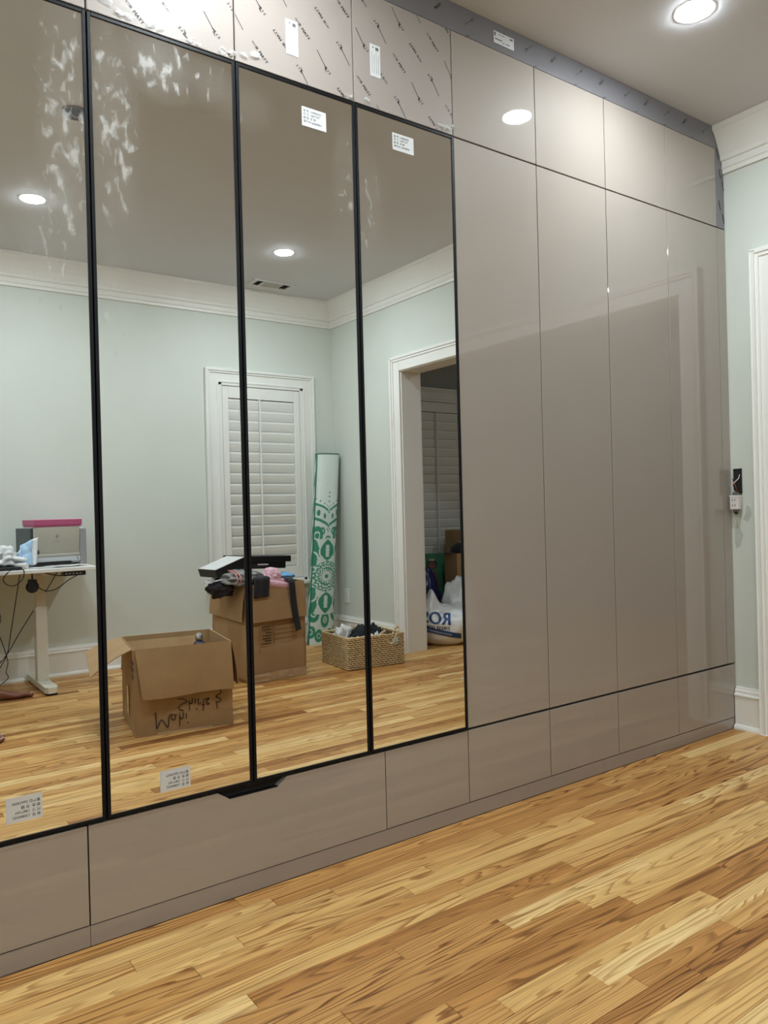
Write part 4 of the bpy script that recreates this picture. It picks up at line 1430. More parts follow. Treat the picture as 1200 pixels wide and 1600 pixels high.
mb.sheet(6, 6, lambda u, v: (tw + 0.010 + 0.022 * math.sin(v * 1.4), -td * 0.95 + u * td * 0.9, th - v * 0.20), 0.004)
mb.build('right_flap', 'cardboard', tbx)
mb = MB()
fn = lambda u, v: (u, 0.014, v)
stroke(mb, [(0.068, 0.360), (0.068, 0.180)], 0.002, fn)
for z, a, b in ((0.338, 0.085, 0.15), (0.318, 0.085, 0.15), (0.300, 0.118, 0.150), (0.283, 0.085, 0.150), (0.266, 0.092, 0.150), (0.250, 0.108, 0.15), (0.234, 0.08, 0.145)):
    stroke(mb, [(a, z), (b, z)], 0.007, fn)
stroke(mb, [(0.165, 0.352), (0.167, 0.234)], 0.004, fn)
stroke(mb, [(0.175, 0.352), (0.177, 0.234)], 0.002, fn)
for z in (0.338, 0.310, 0.282, 0.252):
    stroke(mb, [(0.180, z), (0.335, z + 0.004)], 0.003, fn)
pt = mb.build('carton_print', 'brown_print', tbx, fix=False)
pt['kind'] = 'stuff'
MB().sheet(14, 3, lambda u, v: (0.01 + u * 0.39, 0.010 + dent(u * tw, 0.03) + 0.006 * noise.noise((u * 9, v * 4, 7)), 0.002 + v * 0.052), 0.0015).build('tape_strip', 'tape', tbx)

RT = Matrix.Translation((2.025, -2.350, 0)) @ Matrix.Rotation(AT, 4, 'Z')      # frame of the tall box


def heap_on(name, label, cat, group=None):
    return thing(name, label, cat, (2.025, -2.350, 0), AT, group)


# clothes that fill it to the brim
h = MB(RT).blob((0.20, -0.24, 0.555), (0.195, 0.215, 0.075), 5, 0.3, 2.5, 4).build('folded_clothes', 'navy_cloth', None, True)
tag(h, 'dark heap of clothes filling the tall cardboard box to its brim', 'clothes')
h = MB(RT).blob((-0.115, -0.13, 0.585), (0.075, 0.085, 0.055), 9, 0.35, 2.2, 4).build('dark_sock', 'dark_knit', None, True)
tag(h, 'dark knitted garment bulging over the left rim of the tall box', 'clothes')
gb = heap_on('plastic_bag', 'grey plastic bag with pink stripes lying on the tall box under the black box', 'bag')
MB().blob((0.00, -0.10, 0.642), (0.145, 0.120, 0.048), 12, 0.35, 2.4, 4).build('bag_body', 'grey_bag', gb, True)
mb = MB()
mb.sheet(8, 8, lambda u, v: (-0.215 + u * 0.10, -0.13 + (v - .5) * 0.16 * (0.4 + 0.6 * u), 0.625 + 0.02 * u + 0.012 * noise.noise((u * 4, v * 4, 2))), 0.002)
mb.build('bag_mouth', 'clear_bag', gb, True)
for k in range(2):
    mb = MB()
    mb.tube([(-0.075 + k * 0.022 + 0.145 * 0, -0.10 + 0.122 * math.sin(a), 0.642 + 0.052 * math.cos(a)) for a in [R(q) for q in range(-20, 125, 12)]], 0.004, 6)
    mb.build('stripe', 'pink_stripe', gb, True)
pc = MB(RT)
pc.blob((0.205, -0.055, 0.650), (0.062, 0.055, 0.045), 21, 0.3, 2.0, 4)
pc.sheet(24, 14, lambda u, v: (0.145 + u * 0.175 - 0.05 * v * (1 - u), -0.075 + 0.085 * math.sin(v * 1.8) + 0.012 * math.sin(v * 16 + u * 3), 0.655 - 0.055 * u - 0.055 * v * v + 0.010 * math.sin(v * 18 + 2 * u)), 0.012)
pc = pc.build('knitted_garment', 'pink_cloth', None, True)
tag(pc, 'pale pink knitted garment bunched on the front rim of the tall box', 'clothes')
bc = MB(RT)
bc.sheet(10, 18, lambda u, v: (0.028 + u * 0.105 + 0.006 * math.sin(v * 4), -0.13 + min(v, 0.55) / 0.55 * 0.162 + (0.004 * math.sin(u * 8)), 0.672 - 0.030 * min(v, 0.55) / 0.55 - max(0, v - 0.55) / 0.45 * 0.118), 0.008)
bc = bc.build('black_garment', 'black_cloth', None, True)
tag(bc, 'black cloth draped flat over the front edge of the tall box', 'clothes')
bs = MB(RT)
bs.sheet(6, 24, lambda u, v: (0.288 + (u - .5) * 0.044 + 0.050 * v ** 1.5, -0.06 + min(v, .22) / .22 * 0.098 + 0.004 * math.sin(v * 7), 0.625 - max(0, v - .18) / .82 * 0.335 + (0.012 * u if v > .97 else 0)), 0.004)
bs = bs.build('black_strap', 'black_cloth', None, True)
tag(bs, 'long narrow black strap hanging down the front of the tall box', 'strap')
sb = MB(RT).blob((0.345, -0.14, 0.628), (0.065, 0.085, 0.028), 31, 0.3, 2.5, 3).build('blue_parcel', 'sky_cloth', None, True)
tag(sb, 'sky blue wrapped bundle at the right rear of the tall box top', 'parcel')

kb = thing('gift_box', 'flat black box with its white-lined lid tilted open on the clothes heap', 'box', (2.105, -2.540, 0.690), R(-8))
rot = Matrix.Rotation(R(2.5), 4, 'Y')
MB(rot).box(-0.05, 0.275, -0.16, 0.055, 0.0, 0.042, 0.002).build('tray', 'black_card', kb)
MB(rot).box(-0.06, 0.310, -0.17, 0.066, 0.042, 0.082, 0.004).build('lid', 'black_card', kb)
MB(rot).box(0.055, 0.135, 0.0555, 0.0575, 0.022, 0.031).build('box_label', 'paper', kb)
rl = Matrix.Translation((-0.05, 0, 0.080)) @ Matrix.Rotation(R(-18), 4, 'Y')
MB(rl).box(-0.225, 0.0, -0.13, 0.075, -0.050, 0.0, 0.002).build('lid_flap', 'black_card', kb)
MB(rl).box(-0.222, -0.003, -0.127, 0.073, 0.0005, 0.003).build('flap_lining', 'paper', kb)

# ------------------------------------------------------------------ rolled rug in the corner
rug = thing('rolled_rug', 'rolled white and green medallion rug standing in the corner beside the shuttered window', 'rug', (3.085, -3.300, 0))
RH = 1.50
GREEN, WHITE, PALE, EDGE = lin((52, 132, 104))[:3], lin((200, 212, 204))[:3], lin((212, 224, 218))[:3], lin((30, 104, 80))[:3]


def rug_col(a, z):
    """a = across the visible face in metres, z = height"""
    u, v = a, z - 0.53
    if abs(a) > 0.128:
        return EDGE
    r = math.hypot(u, v)
    th_ = math.atan2(u, v)
    if z > 1.45 + 0.02:
        return PALE
    for (x, zz, q) in ((0, 1.19, .006), (0, 1.158, .009), (0, 1.12, .0085), (0.02, 1.09, .005), (-0.02, 1.09, .005), (0.04, 1.105, .006), (-0.04, 1.105, .006), (0.075, 1.125, .006), (-0.075, 1.125, .006), (0, 1.075, .006), (0.1, 1.14, .005), (-0.1, 1.14, .005)):
        if math.hypot(a - x, z - zz) < q:
            return GREEN
    s1 = 1.035 + 0.065 * min(1, abs(a) / 0.1) ** 0.6
    if abs(z - s1) < 0.0095:
        return GREEN
    if z > s1:
        return PALE
    s2 = 0.925 + 0.06 * min(1, abs(a) / 0.1) ** 0.7
    if abs(z - s2) < 0.012:
        return GREEN
    if z > s2:
        for (x, zz, q) in ((0.035, 1.005, .016), (-0.035, 1.005, .016), (0.082, 1.03, .018), (-0.082, 1.03, .018)):
            if ((a - x) / (q * 0.62)) ** 2 + ((z - zz) / (q * 1.4)) ** 2 < 1:
                return GREEN
        return WHITE
    if abs(u) + abs(z - 0.90) * 0.8 < 0.022:
        return WHITE if abs(u) + abs(z - 0.90) * 0.8 < 0.010 or abs(u) + abs(z - .9) * .8 > 0.017 else GREEN
    # medallion round its centre: dotted lace rings, then big leaves in eight directions
    if r < 0.012:
        return GREEN
    if r < 0.040:
        return WHITE if r > 0.018 or r < 0.014 else GREEN
    if r < 0.118:
        k = 0.006 * math.sin(16 * th_)
        return GREEN if (abs(((r + k) % 0.026) - 0.013) < 0.0058 or (abs(math.sin(9 * th_ + r * 60)) < 0.28)) else WHITE
    ph = ((th_ + PI / 8) % (PI / 4)) - PI / 8
    w_ = 0.062 * math.sin(PI * min(1, max(0, (r - 0.118) / 0.175)))
    d_ = abs(ph) * r
    if d_ < w_:
        if d_ < w_ * 0.30 and 0.150 < r < 0.245:
            return WHITE
        return GREEN
    if r < 0.30:
        return WHITE if d_ < w_ + 0.012 or r < 0.17 else (GREEN if abs(ph) > 0.30 else WHITE)
    # corner field: large teardrops and scrolls
    zz = (z - 0.23) if v < 0 else (z - 0.83)
    for (x, zc, rx, rz) in ((0, -0.04, .034, .060), (0.085, 0.02, .040, .075), (-0.085, 0.02, .040, .075), (0.045, -0.16, .030, .050), (-0.045, -0.16, .030, .050), (0, -0.20, .02, .02), (0.1, -0.13, .03, .05), (-0.1, -0.13, .03, .05), (0.05, 0.055, .022, .032), (-0.05, 0.055, .022, .032)):
        q = ((a - x) / rx) ** 2 + ((zz - zc) / rz) ** 2
        if q < 1:
            return WHITE if 0.10 < q < 0.22 else GREEN
    return WHITE


NS, NZ = 112, 320
RA, RB, REX = 0.100, 0.062, 2.6
V, F, Cc = [], [], []
for j in range(NZ + 1):
    z = RH * j / NZ
    tz = j / NZ
    cx = 0.140 * tz
    cy = -0.045 * tz
    wob = 1 + 0.10 * (1 - tz) ** 2
    for i in range(NS):
        a = 2 * PI * i / NS
        ca, sa = math.cos(a), math.sin(a)
        x = math.copysign(abs(ca) ** (2 / REX), ca) * RA * wob
        y = math.copysign(abs(sa) ** (2 / REX), sa) * RB
        V.append((cx + x, cy + y, z))
        # measure the print across the face that looks at the mirror
        across = x + (0.03 if y < 0 else 0) * math.copysign(1, x)
        if y < 0:
            across = math.copysign(0.13 + (RA * wob - abs(x)), x)
        col = rug_col(across / wob, z) if abs(across) < 0.13 else (WHITE if math.sin(z * 30 + i * .5) > 0.1 else GREEN)
        Cc += [*col, 1.0]
for j in range(NZ):
    for i in range(NS):
        k = (i + 1) % NS
        F.append((j * NS + i, j * NS + k, (j + 1) * NS + k, (j + 1) * NS + i))
me = bpy.data.meshes.new('rug_face')
me.from_pydata(V, [], F)
me.color_attributes.new('print', 'FLOAT_COLOR', 'POINT').data.foreach_set('color', Cc)
for p in me.polygons:
    p.use_smooth = True
me.materials.append(M['rug'])
link('rug_face', me, rug)
M['rug_edge'] = pm('rug_backing', (44, 112, 88), 0.9, 0.1, 60)
# spiral of pile seen on the upper end, bound edge down the left
mb = MB()
sp = []
for q in range(90):
    a = q * 0.21
    s = 1 - q / 100
    sp.append((0.140 + RA * s * math.cos(a), -0.045 + RB * s * math.sin(a), RH + 0.001))
mb.tube(sp, 0.004, 5)
mb.build('roll_end', 'rug_edge', rug, True)
MB().tube([(0.140 + 1.0 * math.copysign(abs(math.cos(a)) ** (2 / REX), math.cos(a)) * RA, -0.045 + math.copysign(abs(math.sin(a)) ** (2 / REX), math.sin(a)) * RB, RH) for a in [2 * PI * q / 48 for q in range(48)]], 0.0045, 6, closed=True).build('bound_end', 'rug_edge', rug, True)
MB().tube([(-0.101 * (1 + 0.1 * (1 - t_) ** 2) + 0.140 * t_, 0.012 - 0.045 * t_, max(0.004, RH * t_)) for t_ in [q / 30 for q in range(31)]], 0.006, 6).build('bound_edge', 'rug_edge', rug, True)

# ------------------------------------------------------------------ woven basket
bw, bd, bh = 0.440, 0.405, 0.205
bk = thing('woven_basket', 'rectangular woven seagrass basket on the floor beside the doorway casing', 'basket', (2.677, -2.256, 0), R(5.2))


def ring_path(s, inset, z, n):
    """n points round the rectangle"""
    x0, x1, y0, y1 = inset, bw - inset, -bd + inset, -inset
    per = 2 * ((x1 - x0) + (y1 - y0))
    out = []
    for i in range(n):
        d = per * i / n
        if d < x1 - x0:
            p, nn = (x0 + d, y1), (0, 1)
        elif d < x1 - x0 + y1 - y0:
            p, nn = (x1, y1 - (d - (x1 - x0))), (1, 0)
        elif d < 2 * (x1 - x0) + y1 - y0:
            p, nn = (x1 - (d - (x1 - x0) - (y1 - y0)), y0), (0, -1)
        else:
            p, nn = (x0, y0 + (d - 2 * (x1 - x0) - (y1 - y0))), (-1, 0)
        out.append((p, nn))
    return out


mb = MB()
NR, NP = 15, 232
for r_ in range(NR):
    z = 0.008 + (bh - 0.016) * r_ / (NR - 1)
    pts, rad = [], []
    for i, (p, nn) in enumerate(ring_path(0, 0.008, z, NP)):
        if z > 0.135 and nn == (0, 1) and abs(p[0] - bw * 0.76) < 0.034 * math.sqrt(max(0, 1 - ((z - bh) / 0.07) ** 2)):
            ofs = -0.030
        else:
            ofs = 0.0035 * math.sin(PI * i / 2 + PI * r_)
        pts.append((p[0] + nn[0] * ofs, p[1] + nn[1] * ofs, z + 0.0022 * math.sin(PI * i / 2 + 1.2 + PI * r_)))
        rad.append(0.0064 + 0.0016 * math.cos(PI * i))
    mb.tube(pts, rad, 5, closed=True)
wv = mb.build('weave', 'seagrass', bk, True)
wv['kind'] = 'stuff'
mb = MB()
mb.box(0.014, bw - 0.014, -bd + 0.014, -0.014, 0.004, 0.010)
for a, b, c, d in ((0.013, 0.016, -bd + 0.014, -0.014), (bw - 0.016, bw - 0.013, -bd + 0.014, -0.014), (0.014, bw - 0.014, -bd + 0.013, -bd + 0.016), (0.014, bw * 0.76 - 0.036, -0.016, -0.013), (bw * 0.76 + 0.036, bw - 0.014, -0.016, -0.013)):
    mb.box(a, b, c, d, 0.008, bh - 0.006)
mb.build('lining', 'seagrass_in', bk)
rim = []
for (p, nn) in ring_path(0, 0.008, bh, 120):
    z = bh + 0.002
    if nn == (0, 1) and abs(p[0] - bw * 0.76) < 0.036:
        z = bh - 0.066 * math.sqrt(max(0, 1 - ((p[0] - bw * 0.76) / 0.036) ** 2))
    rim.append((p[0], p[1], z))
MB().tube(rim, 0.0075, 6, closed=True).build('rim', 'seagrass', bk, True)
BT = Matrix.Translation((2.677, -2.256, 0)) @ Matrix.Rotation(R(5.2), 4, 'Z')
for nm, mt, c, r3, sd, lab, ct in (
        ('black_garment', 'green_cloth', (0.205, -0.190, 0.165), (0.085, 0.090, 0.085), 41, 'larger bunched black cloth standing up in the middle of the basket', 'clothes'),
        ('black_garment', 'green_cloth', (0.318, -0.215, 0.165), (0.045, 0.070, 0.080), 43, 'smaller bunched black cloth in the basket, behind the bead strand', 'clothes'),
        ('tissue_paper', 'tissue', (0.105, -0.255, 0.155), (0.070, 0.070, 0.095), 44, 'crumpled white tissue paper at the rear corner of the basket', 'paper'),
        ('tissue_paper', 'grey_tissue', (0.125, -0.110, 0.130), (0.085, 0.070, 0.065), 45, 'crumpled grey tissue paper along the near rim of the basket', 'paper'),
        ('linen_bundle', 'tissue', (0.262, -0.085, 0.120), (0.050, 0.055, 0.085), 46, 'pale folded linen between the two black cloths in the basket', 'clothes')):
    o = MB(BT).blob(c, r3, sd, 0.55, 2.3, 4, 0.012).build(nm, mt, None, True)
    tag(o, lab, ct)


def beads(label, pts, r=0.0095):
    t = thing('bead_strand', label, 'beads', BT @ Vector(pts[0]), R(5.2), 'bead strands in the basket')
    base = Vector(pts[0])
    path = smooth_path(pts, 12)
    MB().tube([p - base for p in path], 0.0012, 5).build('cord', 'tissue', t)
    me = None
    last = None
    for p in path:
        if last is None or (p - last).length > 2 * r * 0.98:
            last = p
            if me is None:
                bm = bmesh.new()
                bmesh.ops.create_icosphere(bm, subdivisions=2, radius=r)
                me = bpy.data.meshes.new('bead')
                bm.to_mesh(me)
                bm.free()
                for q in me.polygons:
                    q.use_smooth = True
                me.materials.append(M['bead'])
            b = link('bead', me, t)
            b.location = p - base


beads('pale wooden bead strand hanging over the basket beside the black cloth', [(0.270, -0.060, 0.160), (0.278, -0.050, 0.195), (0.296, -0.045, 0.225), (0.315, -0.050, 0.218)], 0.0098)
beads('pale wooden bead strand arching over the handle notch of the basket', [(0.355, -0.020, 0.190), (0.356, -0.012, 0.215), (0.375, -0.020, 0.240), (0.400, -0.035, 0.250), (0.415, -0.05, 0.235)], 0.0098)
beads('thin bead strand looping over the white tissue paper in the basket', [(0.135, -0.285, 0.215), (0.140, -0.270, 0.245), (0.165, -0.255, 0.252), (0.190, -0.250, 0.238), (0.200, -0.25, 0.21)], 0.0055)
t = MB(BT).sheet(4, 5, lambda u, v: (0.350 + u * 0.030, 0.006 + 0.003 * math.sin(v * 3), 0.175 - v * 0.045 + 0.01 * u), 0.0012).build('paper_tag', 'teal_tag')
tag(t, 'small pale tag hanging in the handle notch of the basket', 'tag')

sc = MB().sheet(6, 4, lambda u, v: (3.062 + u * 0.075, -1.60 + v * 0.035 * (0.3 + u), 0.003 + 0.010 * u * u), 0.001).build('paper_scrap', 'paper')
tag(sc, 'white paper scrap on the oak floor at the last mirror edge', 'paper')

# ------------------------------------------------------------------ the room beyond the doorway
cx, cy = 3.775, -2.590
FW = Vector((0.645, -0.764, 0)).normalized()
RTV = Vector((FW.y, -FW.x, 0))          # to the right for somebody facing the bag
LFV = -RTV
bagm = MB()
bmh = bmesh.new()
bmesh.ops.create_icosphere(bmh, subdivisions=5, radius=1)
for v in bmh.verts:
    d = v.co.normalized()
    zz = d.z
    wid = 0.265 * (1.0 - 0.25 * max(0, zz) ** 1.5)
    p = LFV * (d.x * wid) + FW * (d.y * 0.15 * (1 - 0.35 * max(0, zz)))
    hz = 0.19 + zz * 0.19
    if zz > 0:
        hz = 0.19 + zz * (0.12 + 0.15 * math.exp(-((d.x + 0.48) / 0.24) ** 2))
    k = 1 + 0.08 * noise.noise(d * 2.2) + 0.03 * noise.noise(d * 7)
    q = Vector((cx, cy, 0)) + p * k
    q.z = max(0.001, hz * (1 + 0.06 * noise.noise(d * 3)) - 0.012)
    v.co = q
bagm.bm(bmh)
rb = thing('shopping_bag', 'full white plastic shopping bag with blue lettering on the floor beyond the doorway', 'bag', (cx, cy, 0))
bagm.v = [v - Vector((cx, cy, 0)) for v in bagm.v]
bvh = BVHTree.FromPolygons(bagm.v, bagm.f)
bagm.build('bag_body', 'white_bag', rb, True)


def on_bag(u, v):
    """u = metres to the left of the reader's right ... measured along the reader's right, v = height"""
    o0 = RTV * u - FW * 1.0 + Vector((0, 0, v))
    hit = bvh.ray_cast(o0, FW)
    if hit[0] is None:
        return o0 + FW * 0.9
    return hit[0] - FW * 0.004


def wrapped_text(mb, s, size, u0, v0, bold=0.0, slope=0.0, cut=None, xs=1.0):
    vs, fs = text2d(s, size)
    bm = bmesh.new()
    vv = [bm.verts.new((u * xs, v, 0)) for u, v in vs]
    for f in fs:
        try:
            bm.faces.new([vv[i] for i in f])
        except ValueError:
            pass
    bmesh.ops.triangulate(bm, faces=bm.faces[:])
    for _ in range(2):
        long = [e for e in bm.edges if e.calc_length() > 0.025]
        if long:
            bmesh.ops.subdivide_edges(bm, edges=long, cuts=1)
    bm.verts.index_update()
    pts = [(v.co.x, v.co.y) for v in bm.verts]
    ff = [tuple(v.index for v in f.verts) for f in bm.faces]
    bm.free()
    for db in ((0,) if not bold else (0, bold, -bold)):
        mb.add([on_bag(u0 + u + db, v0 + v + slope * u) for u, v in pts], ff)


mb = MB()
wrapped_text(mb, 'ROSS', 0.124, 0.085, 0.217, 0.004, 0.10, xs=0.95)
o = mb.build('bag_logo', 'blue_text', rb, fix=False)
o['kind'] = 'stuff'
o['label'] = 'large blue capital lettering'
mb = MB()
wrapped_text(mb, 'DRESS FOR LESS', 0.036, 0.088, 0.150, 0.0008, 0.08)
mb.build('bag_slogan', 'ink', rb, fix=False)['kind'] = 'stuff'
mb = MB()
mb.grid(24, 3, lambda u, v: on_bag(-0.125 + u * 0.42, 0.055 + v * 0.042 + 0.10 * u))
mb.build('bag_band', 'blue_text', rb, fix=False)
mb = MB()
n0 = len(mb.v)
wrapped_text(mb, 'www.rossstores.com', 0.026, 0.055, 0.119, 0.0, 0.24)
mb.v = [v - FW * 0.003 for v in mb.v]
mb.build('band_print', 'paper', rb, fix=False)['kind'] = 'stuff'

h = MB().blob((3.865, -2.950, 0.24), (0.150, 0.120, 0.290), 51, 0.35, 1.8, 4, 0.001).build('plastic_bag', 'navy', None, True)
tag(h, 'navy blue plastic bag behind the white lettered shopping bag', 'bag')
h = MB().blob((4.06, -2.72, 0.235), (0.150, 0.13, 0.250), 55, 0.25, 1.7, 4, 0.001).build('plastic_bag', 'white_bag', None, True)
tag(h, 'plain white bulging bag behind the lettered shopping bag, before the brown cartons', 'bag')

ps = thing('picture_board', 'printed green and red picture board leaning at the far window behind the navy bag', 'poster', (4.175, -3.200, 0), R(28))
lean = Matrix.Rotation(R(6), 4, 'X')
MB(lean).box(-0.21, 0.19, -0.008, 0.0, 0.004, 0.655).build('board', 'poster_green', ps)
MB(lean).box(-0.205, -0.085, 0.0002, 0.0014, 0.48, 0.648).build('red_panel', 'poster_red', ps)
fig = MB(lean)
fig.lathe([(0.046, 0.0003), (0.046, 0.0022)], (0.0, 0, 0.560), 24, 'y')
fig.build('figure_hair', 'poster_hair', ps)
MB(lean).lathe([(0.031, 0.0003), (0.031, 0.0032)], (0.0, 0, 0.548), 24, 'y').build('figure_face', 'poster_skin', ps)
MB(lean).prism([(-0.06, 0.36), (0.06, 0.36), (0.028, 0.505), (-0.028, 0.505)], lambda u, v, wv: (u, wv, v), 0.0003, 0.0018).build('figure_body', 'poster_skin', ps)
MB(lean).box(-0.024, 0.024, 0.0024, 0.0036, 0.590, 0.607).build('figure_headband', 'poster_cream', ps)

for (x, y, w, d, h_, a, lab) in ((4.56, -3.13, 0.32, 0.34, 0.845, 4, 'tall dim brown carton standing before the far shuttered window'), (4.275, -2.96, 0.19, 0.19, 0.660, 8, 'narrow brown carton in the far room with a black cap on it')):
    t = thing('cardboard_box', lab, 'box', (x, y, 0), R(a))
    mb = MB()
    for p0, ux, ww in (((-w / 2, d / 2, 0), (1, 0, 0), w), ((-w / 2, -d / 2, 0), (1, 0, 0), w), ((-w / 2, -d / 2, 0), (0, 1, 0), d), ((w / 2, -d / 2, 0), (0, 1, 0), d)):
        wall_sheet(mb, p0, ux, (0, 0, 1), ww, h_, nu=4, nv=4, warp=0.004)
    mb.build('carton_wall', 'cardboard', t)
    for sgn in (-1, 1):
        MB().box(-w / 2, w / 2, (0.002 if sgn > 0 else -d / 2), (d / 2 if sgn > 0 else -0.002), h_ - 0.002, h_ + 0.003).build('top_flap', 'cardboard', t)
    MB().box(-w / 2, w / 2, -0.02, 0.02, h_ + 0.003, h_ + 0.004).build('tape_strip', 'tape', t)
cp = thing('cap', 'black peaked cap lying on the narrow brown carton in the far room', 'hat', (4.275, -2.96, 0.6645), R(120))
MB().lathe([(0.085, 0.0), (0.088, 0.02), (0.078, 0.055), (0.045, 0.080), (0.010, 0.088)], (0, 0, 0), 24).build('crown', 'black_cloth', cp, True)
MB().sheet(10, 6, lambda u, v: (0.070 * math.sin((u - .5) * 2.4) * (1 + 0.25 * v), 0.060 + 0.075 * v * math.cos((u - .5) * 2.0), 0.008 - 0.006 * v - 0.01 * abs(u - .5)), 0.004).build('peak', 'black_cloth', cp, True)
MB().lathe([(0.006, 0.086), (0.008, 0.091), (0.003, 0.094)], (0, 0, 0), 12).build('top_button', 'paper', cp)

# ------------------------------------------------------------------ the barefoot person at the left edge of the mirrors
# stands astride facing +x, one foot by the desk leg, the other nearer the mirrors; each surface is fused into one skin
PER = Vector((0.42, -2.50, 0))
pz = thing('person', 'barefoot person mostly cut off at the picture edge, brown foot showing by the desk leg', 'person', PER)


def L(x, y, z):
    return Vector((x - PER.x, y - PER.y, z))


def limb(mb, pts, seg=20):
    """tapered limb through (point, radius) with rounded ends"""
    P = smooth_path([p for p, r in pts], 6)
    n = len(pts) - 1
    rr = []
    for i in range(len(P)):
        t = i / (len(P) - 1) * n
        k = min(int(t), n - 1)
        rr.append(pts[k][1] + (pts[k + 1][1] - pts[k][1]) * (t - k))
    mb.tube(P, rr, seg)
    for p, r in (pts[0], pts[-1]):
        mb.blob(p, (r, r, r), 1, 0, 1, 3)


def loft(mb, secs, n=28, e=0.85):
    """closed body through horizontal superellipse sections (x, y, z, rx, ry)"""
    vs = []
    for (x, y, z, rx, ry) in secs:
        for k in range(n):
            a_ = 2 * PI * k / n
            c_, s_ = math.cos(a_), math.sin(a_)
            vs.append(L(x + math.copysign(abs(c_) ** e, c_) * rx, y + math.copysign(abs(s_) ** e, s_) * ry, z))
    fs = [tuple(range(n))[::-1], tuple((len(secs) - 1) * n + k for k in range(n))]
    for i in range(len(secs) - 1):
        for k in range(n):
            fs.append((i * n + k, i * n + (k + 1) % n, (i + 1) * n + (k + 1) % n, (i + 1) * n + k))
    mb.add(vs, fs)


def fused(mb, name, mat, parent, voxel, it=4):
    o = mb.build(name, mat, parent, True)
    rm = o.modifiers.new('fuse', 'REMESH')
    rm.mode = 'VOXEL'
    rm.voxel_size = voxel
    rm.use_smooth_shade = True
    sm = o.modifiers.new('smooth', 'SMOOTH')
    sm.factor = 0.5
    sm.iterations = it
    return o


FEET = ((0.660, -2.950, -1), (0.366, -2.030, 1))
TOES = ((0.031, 0.250, 0.0150), (0.011, 0.252, 0.0105), (-0.006, 0.243, 0.0100), (-0.022, 0.230, 0.0095), (-0.036, 0.213, 0.0090))
HX, HY = 0.40, -2.50
LEGS = []
for (fx, fy, sy) in FEET:
    hip = L(HX, HY + sy * 0.085, 0.80)
    kn = L((fx + HX) / 2 + 0.045, (fy + HY + sy * 0.085) / 2, 0.450)
    an = L(fx + 0.004, fy, 0.085)
    LEGS.append((hip, kn, an))
ex = MB()
loft(ex, [(HX, HY, 0.74, 0.075, 0.100), (HX - .01, HY, 0.82, 0.108, 0.158), (HX, HY, 0.92, 0.098, 0.150), (HX, HY, 1.02, 0.084, 0.128), (HX, HY, 1.14, 0.098, 0.150), (HX, HY, 1.26, 0.104, 0.172), (HX, HY, 1.34, 0.080, 0.165), (HX, HY, 1.385, 0.055, 0.090)])
limb(ex, [(L(HX, HY, 1.36), 0.060), (L(HX + .015, HY, 1.43), 0.051), (L(HX + .025, HY, 1.50), 0.052)])
ex.blob(L(HX + .030, HY, 1.565), (0.095, 0.074, 0.112), 1, 0, 1, 4)
ex.blob(L(HX + .070, HY, 1.510), (0.050, 0.050, 0.052), 1, 0, 1, 4)
ex.blob(L(HX + .124, HY, 1.548), (0.017, 0.014, 0.024), 2, 0, 1, 3)
for sy in (-1, 1):
    ex.blob(L(HX + .020, HY + sy * .075, 1.560), (0.020, 0.010, 0.031), 2, 0, 1, 3)
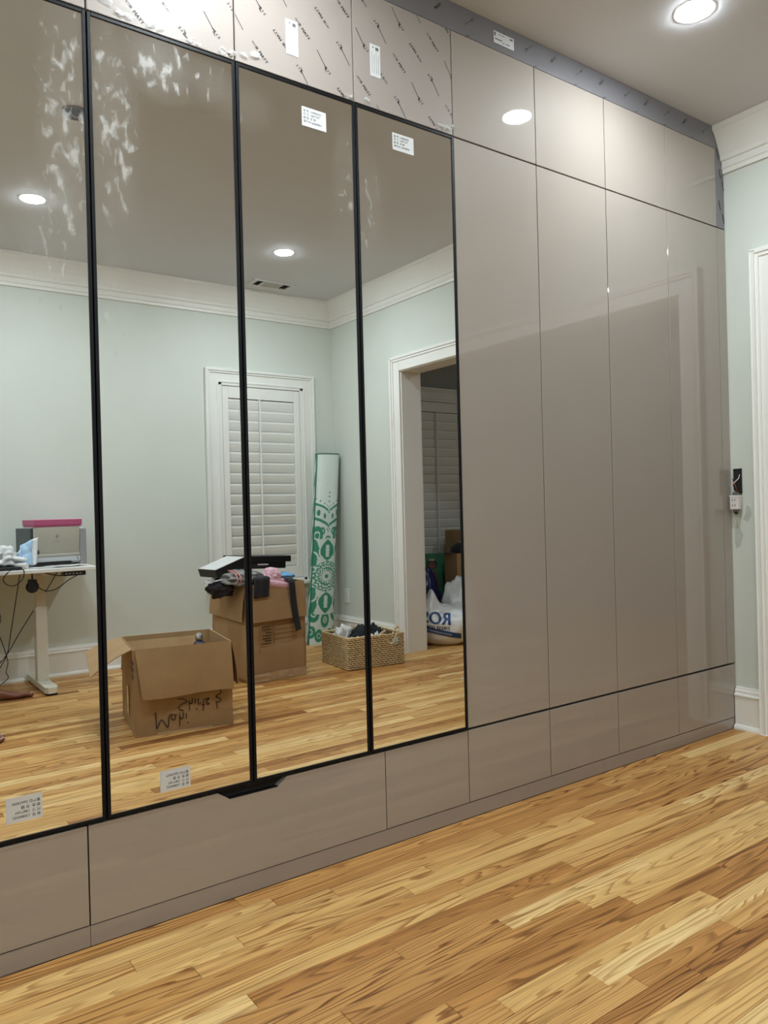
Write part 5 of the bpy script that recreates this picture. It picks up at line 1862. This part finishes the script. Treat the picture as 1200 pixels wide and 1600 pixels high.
for (hip, kn, an), (fx, fy, sy) in zip(LEGS, FEET):
    limb(ex, [(hip, 0.086), (hip * .5 + kn * .5, 0.070), (kn, 0.053), (kn * .68 + an * .32 + Vector((-.012, 0, 0)), 0.055), (kn * .3 + an * .7, 0.038), (an, 0.035)])
    inn = -sy
    secs = [(-0.058, 0.010, 0.040, 0.014, 0), (-0.048, 0.002, 0.058, 0.026, 0), (-0.025, 0.001, 0.082, 0.033, 0), (0.010, 0.001, 0.096, 0.034, 0), (0.045, 0.003, 0.085, 0.034, 0.002),
            (0.085, 0.006, 0.066, 0.038, 0.002), (0.125, 0.003, 0.050, 0.044, 0), (0.165, 0.001, 0.037, 0.047, -0.002), (0.190, 0.002, 0.028, 0.043, -0.002), (0.205, 0.006, 0.022, 0.036, 0)]
    n = 20
    vs = []
    for (x, z0, z1, w_, oy) in secs:
        for k in range(n):
            a_ = 2 * PI * k / n
            c_, s_ = math.cos(a_), math.sin(a_)
            vs.append(L(fx + x, fy + inn * oy + math.copysign(abs(c_) ** 0.75, c_) * w_, (z0 + z1) / 2 + math.copysign(abs(s_) ** 0.8, s_) * (z1 - z0) / 2))
    fs = [tuple(range(n))[::-1], tuple((len(secs) - 1) * n + k for k in range(n))]
    for i in range(len(secs) - 1):
        for k in range(n):
            fs.append((i * n + k, i * n + (k + 1) % n, (i + 1) * n + (k + 1) % n, (i + 1) * n + k))
    ex.add(vs, fs)
    for (dy, ln, rr_) in TOES:
        y = fy + inn * dy
        ex.tube([L(fx + 0.175, y * 0.9 + 0.1 * fy, rr_ + 0.004), L(fx + ln - 0.030, y, rr_ + 0.007), L(fx + ln - 0.012, y, rr_ + 0.002)], [rr_ * 0.9, rr_ * 0.92, rr_], 12)
        ex.blob(L(fx + ln - 0.010, y, rr_ + 0.0005), (rr_ * 1.15, rr_, rr_), 1, 0, 1, 3)
    # arm, palm, four fingers and a thumb, hanging relaxed
    sh, el, wr_ = L(HX, HY + sy * .185, 1.315), L(HX - .02, HY + sy * .228, 1.045), L(HX + .030, HY + sy * .238, 0.815)
    limb(ex, [(sh, 0.055), (sh * .5 + el * .5, 0.045), (el, 0.038), (el * .6 + wr_ * .4, 0.037), (wr_, 0.026)])
    pm_ = L(HX + .040, HY + sy * .236, 0.757)
    ex.blob(pm_, (0.042, 0.017, 0.052), 1, 0, 1, 3, None, 2.6)
    for (dx, ln, r_) in ((0.029, 0.068, 0.0088), (0.010, 0.078, 0.0092), (-0.010, 0.072, 0.0088), (-0.028, 0.055, 0.0078)):
        a0 = pm_ + Vector((dx, 0, -0.035))
        limb(ex, [(a0, r_), (a0 + Vector((0.004, -sy * .004, -ln * .45)), r_), (a0 + Vector((0.006, -sy * .016, -ln * .92)), r_ * .85)], 12)
    limb(ex, [(pm_ + Vector((0.026, 0, 0.025)), 0.013), (pm_ + Vector((0.052, -sy * .008, -0.006)), 0.0105), (pm_ + Vector((0.058, -sy * .014, -0.034)), 0.0088)], 12)
body = fused(ex, 'body', 'skin', pz, 0.0045, 3)
for sy in (-1, 1):
    MB().blob(L(HX + .117, HY + sy * 0.031, 1.575), (0.009, 0.014, 0.008), 2, 0, 1, 2).build('eye', 'poster_hair', pz, True)
MB().blob(L(HX + .117, HY, 1.510), (0.006, 0.024, 0.006), 2, 0, 1, 2).build('mouth', 'poster_red', pz, True)
MB().blob(L(HX + .008, HY, 1.602), (0.098, 0.084, 0.090), 6, 0.08, 3, 4).build('hair', 'hair', pz, True)
for (fx, fy, sy) in FEET:
    for (dy, ln, rr_) in TOES:
        MB().blob(L(fx + ln - 0.007, fy - sy * dy, rr_ * 1.86), (rr_ * 0.72, rr_ * 0.66, 0.0026), 3, 0, 1, 2).build('toenail', 'nail', pz, True)
tr = MB()
loft(tr, [(HX, HY, 0.72, 0.080, 0.105), (HX - .01, HY, 0.82, 0.122, 0.172), (HX, HY, 0.92, 0.112, 0.164), (HX, HY, 1.00, 0.098, 0.146)])
for (hip, kn, an) in LEGS:
    limb(tr, [(hip, 0.104), (hip * .5 + kn * .5, 0.088), (kn, 0.073), (kn * .62 + an * .38, 0.070), (kn * .34 + an * .66, 0.062)])
fused(tr, 'trousers', 'trousers', pz, 0.006)
sr = MB()
loft(sr, [(HX, HY, 0.88, 0.124, 0.176), (HX, HY, 1.00, 0.108, 0.158), (HX, HY, 1.14, 0.114, 0.168), (HX, HY, 1.26, 0.119, 0.188), (HX, HY, 1.345, 0.094, 0.180), (HX, HY, 1.40, 0.066, 0.084)])
for (fx, fy, sy) in FEET:
    limb(sr, [(L(HX, HY + sy * .178, 1.312), 0.070), (L(HX - .010, HY + sy * .205, 1.18), 0.062), (L(HX - .015, HY + sy * .218, 1.105), 0.060)])
fused(sr, 'shirt', 'shirt', pz, 0.006)
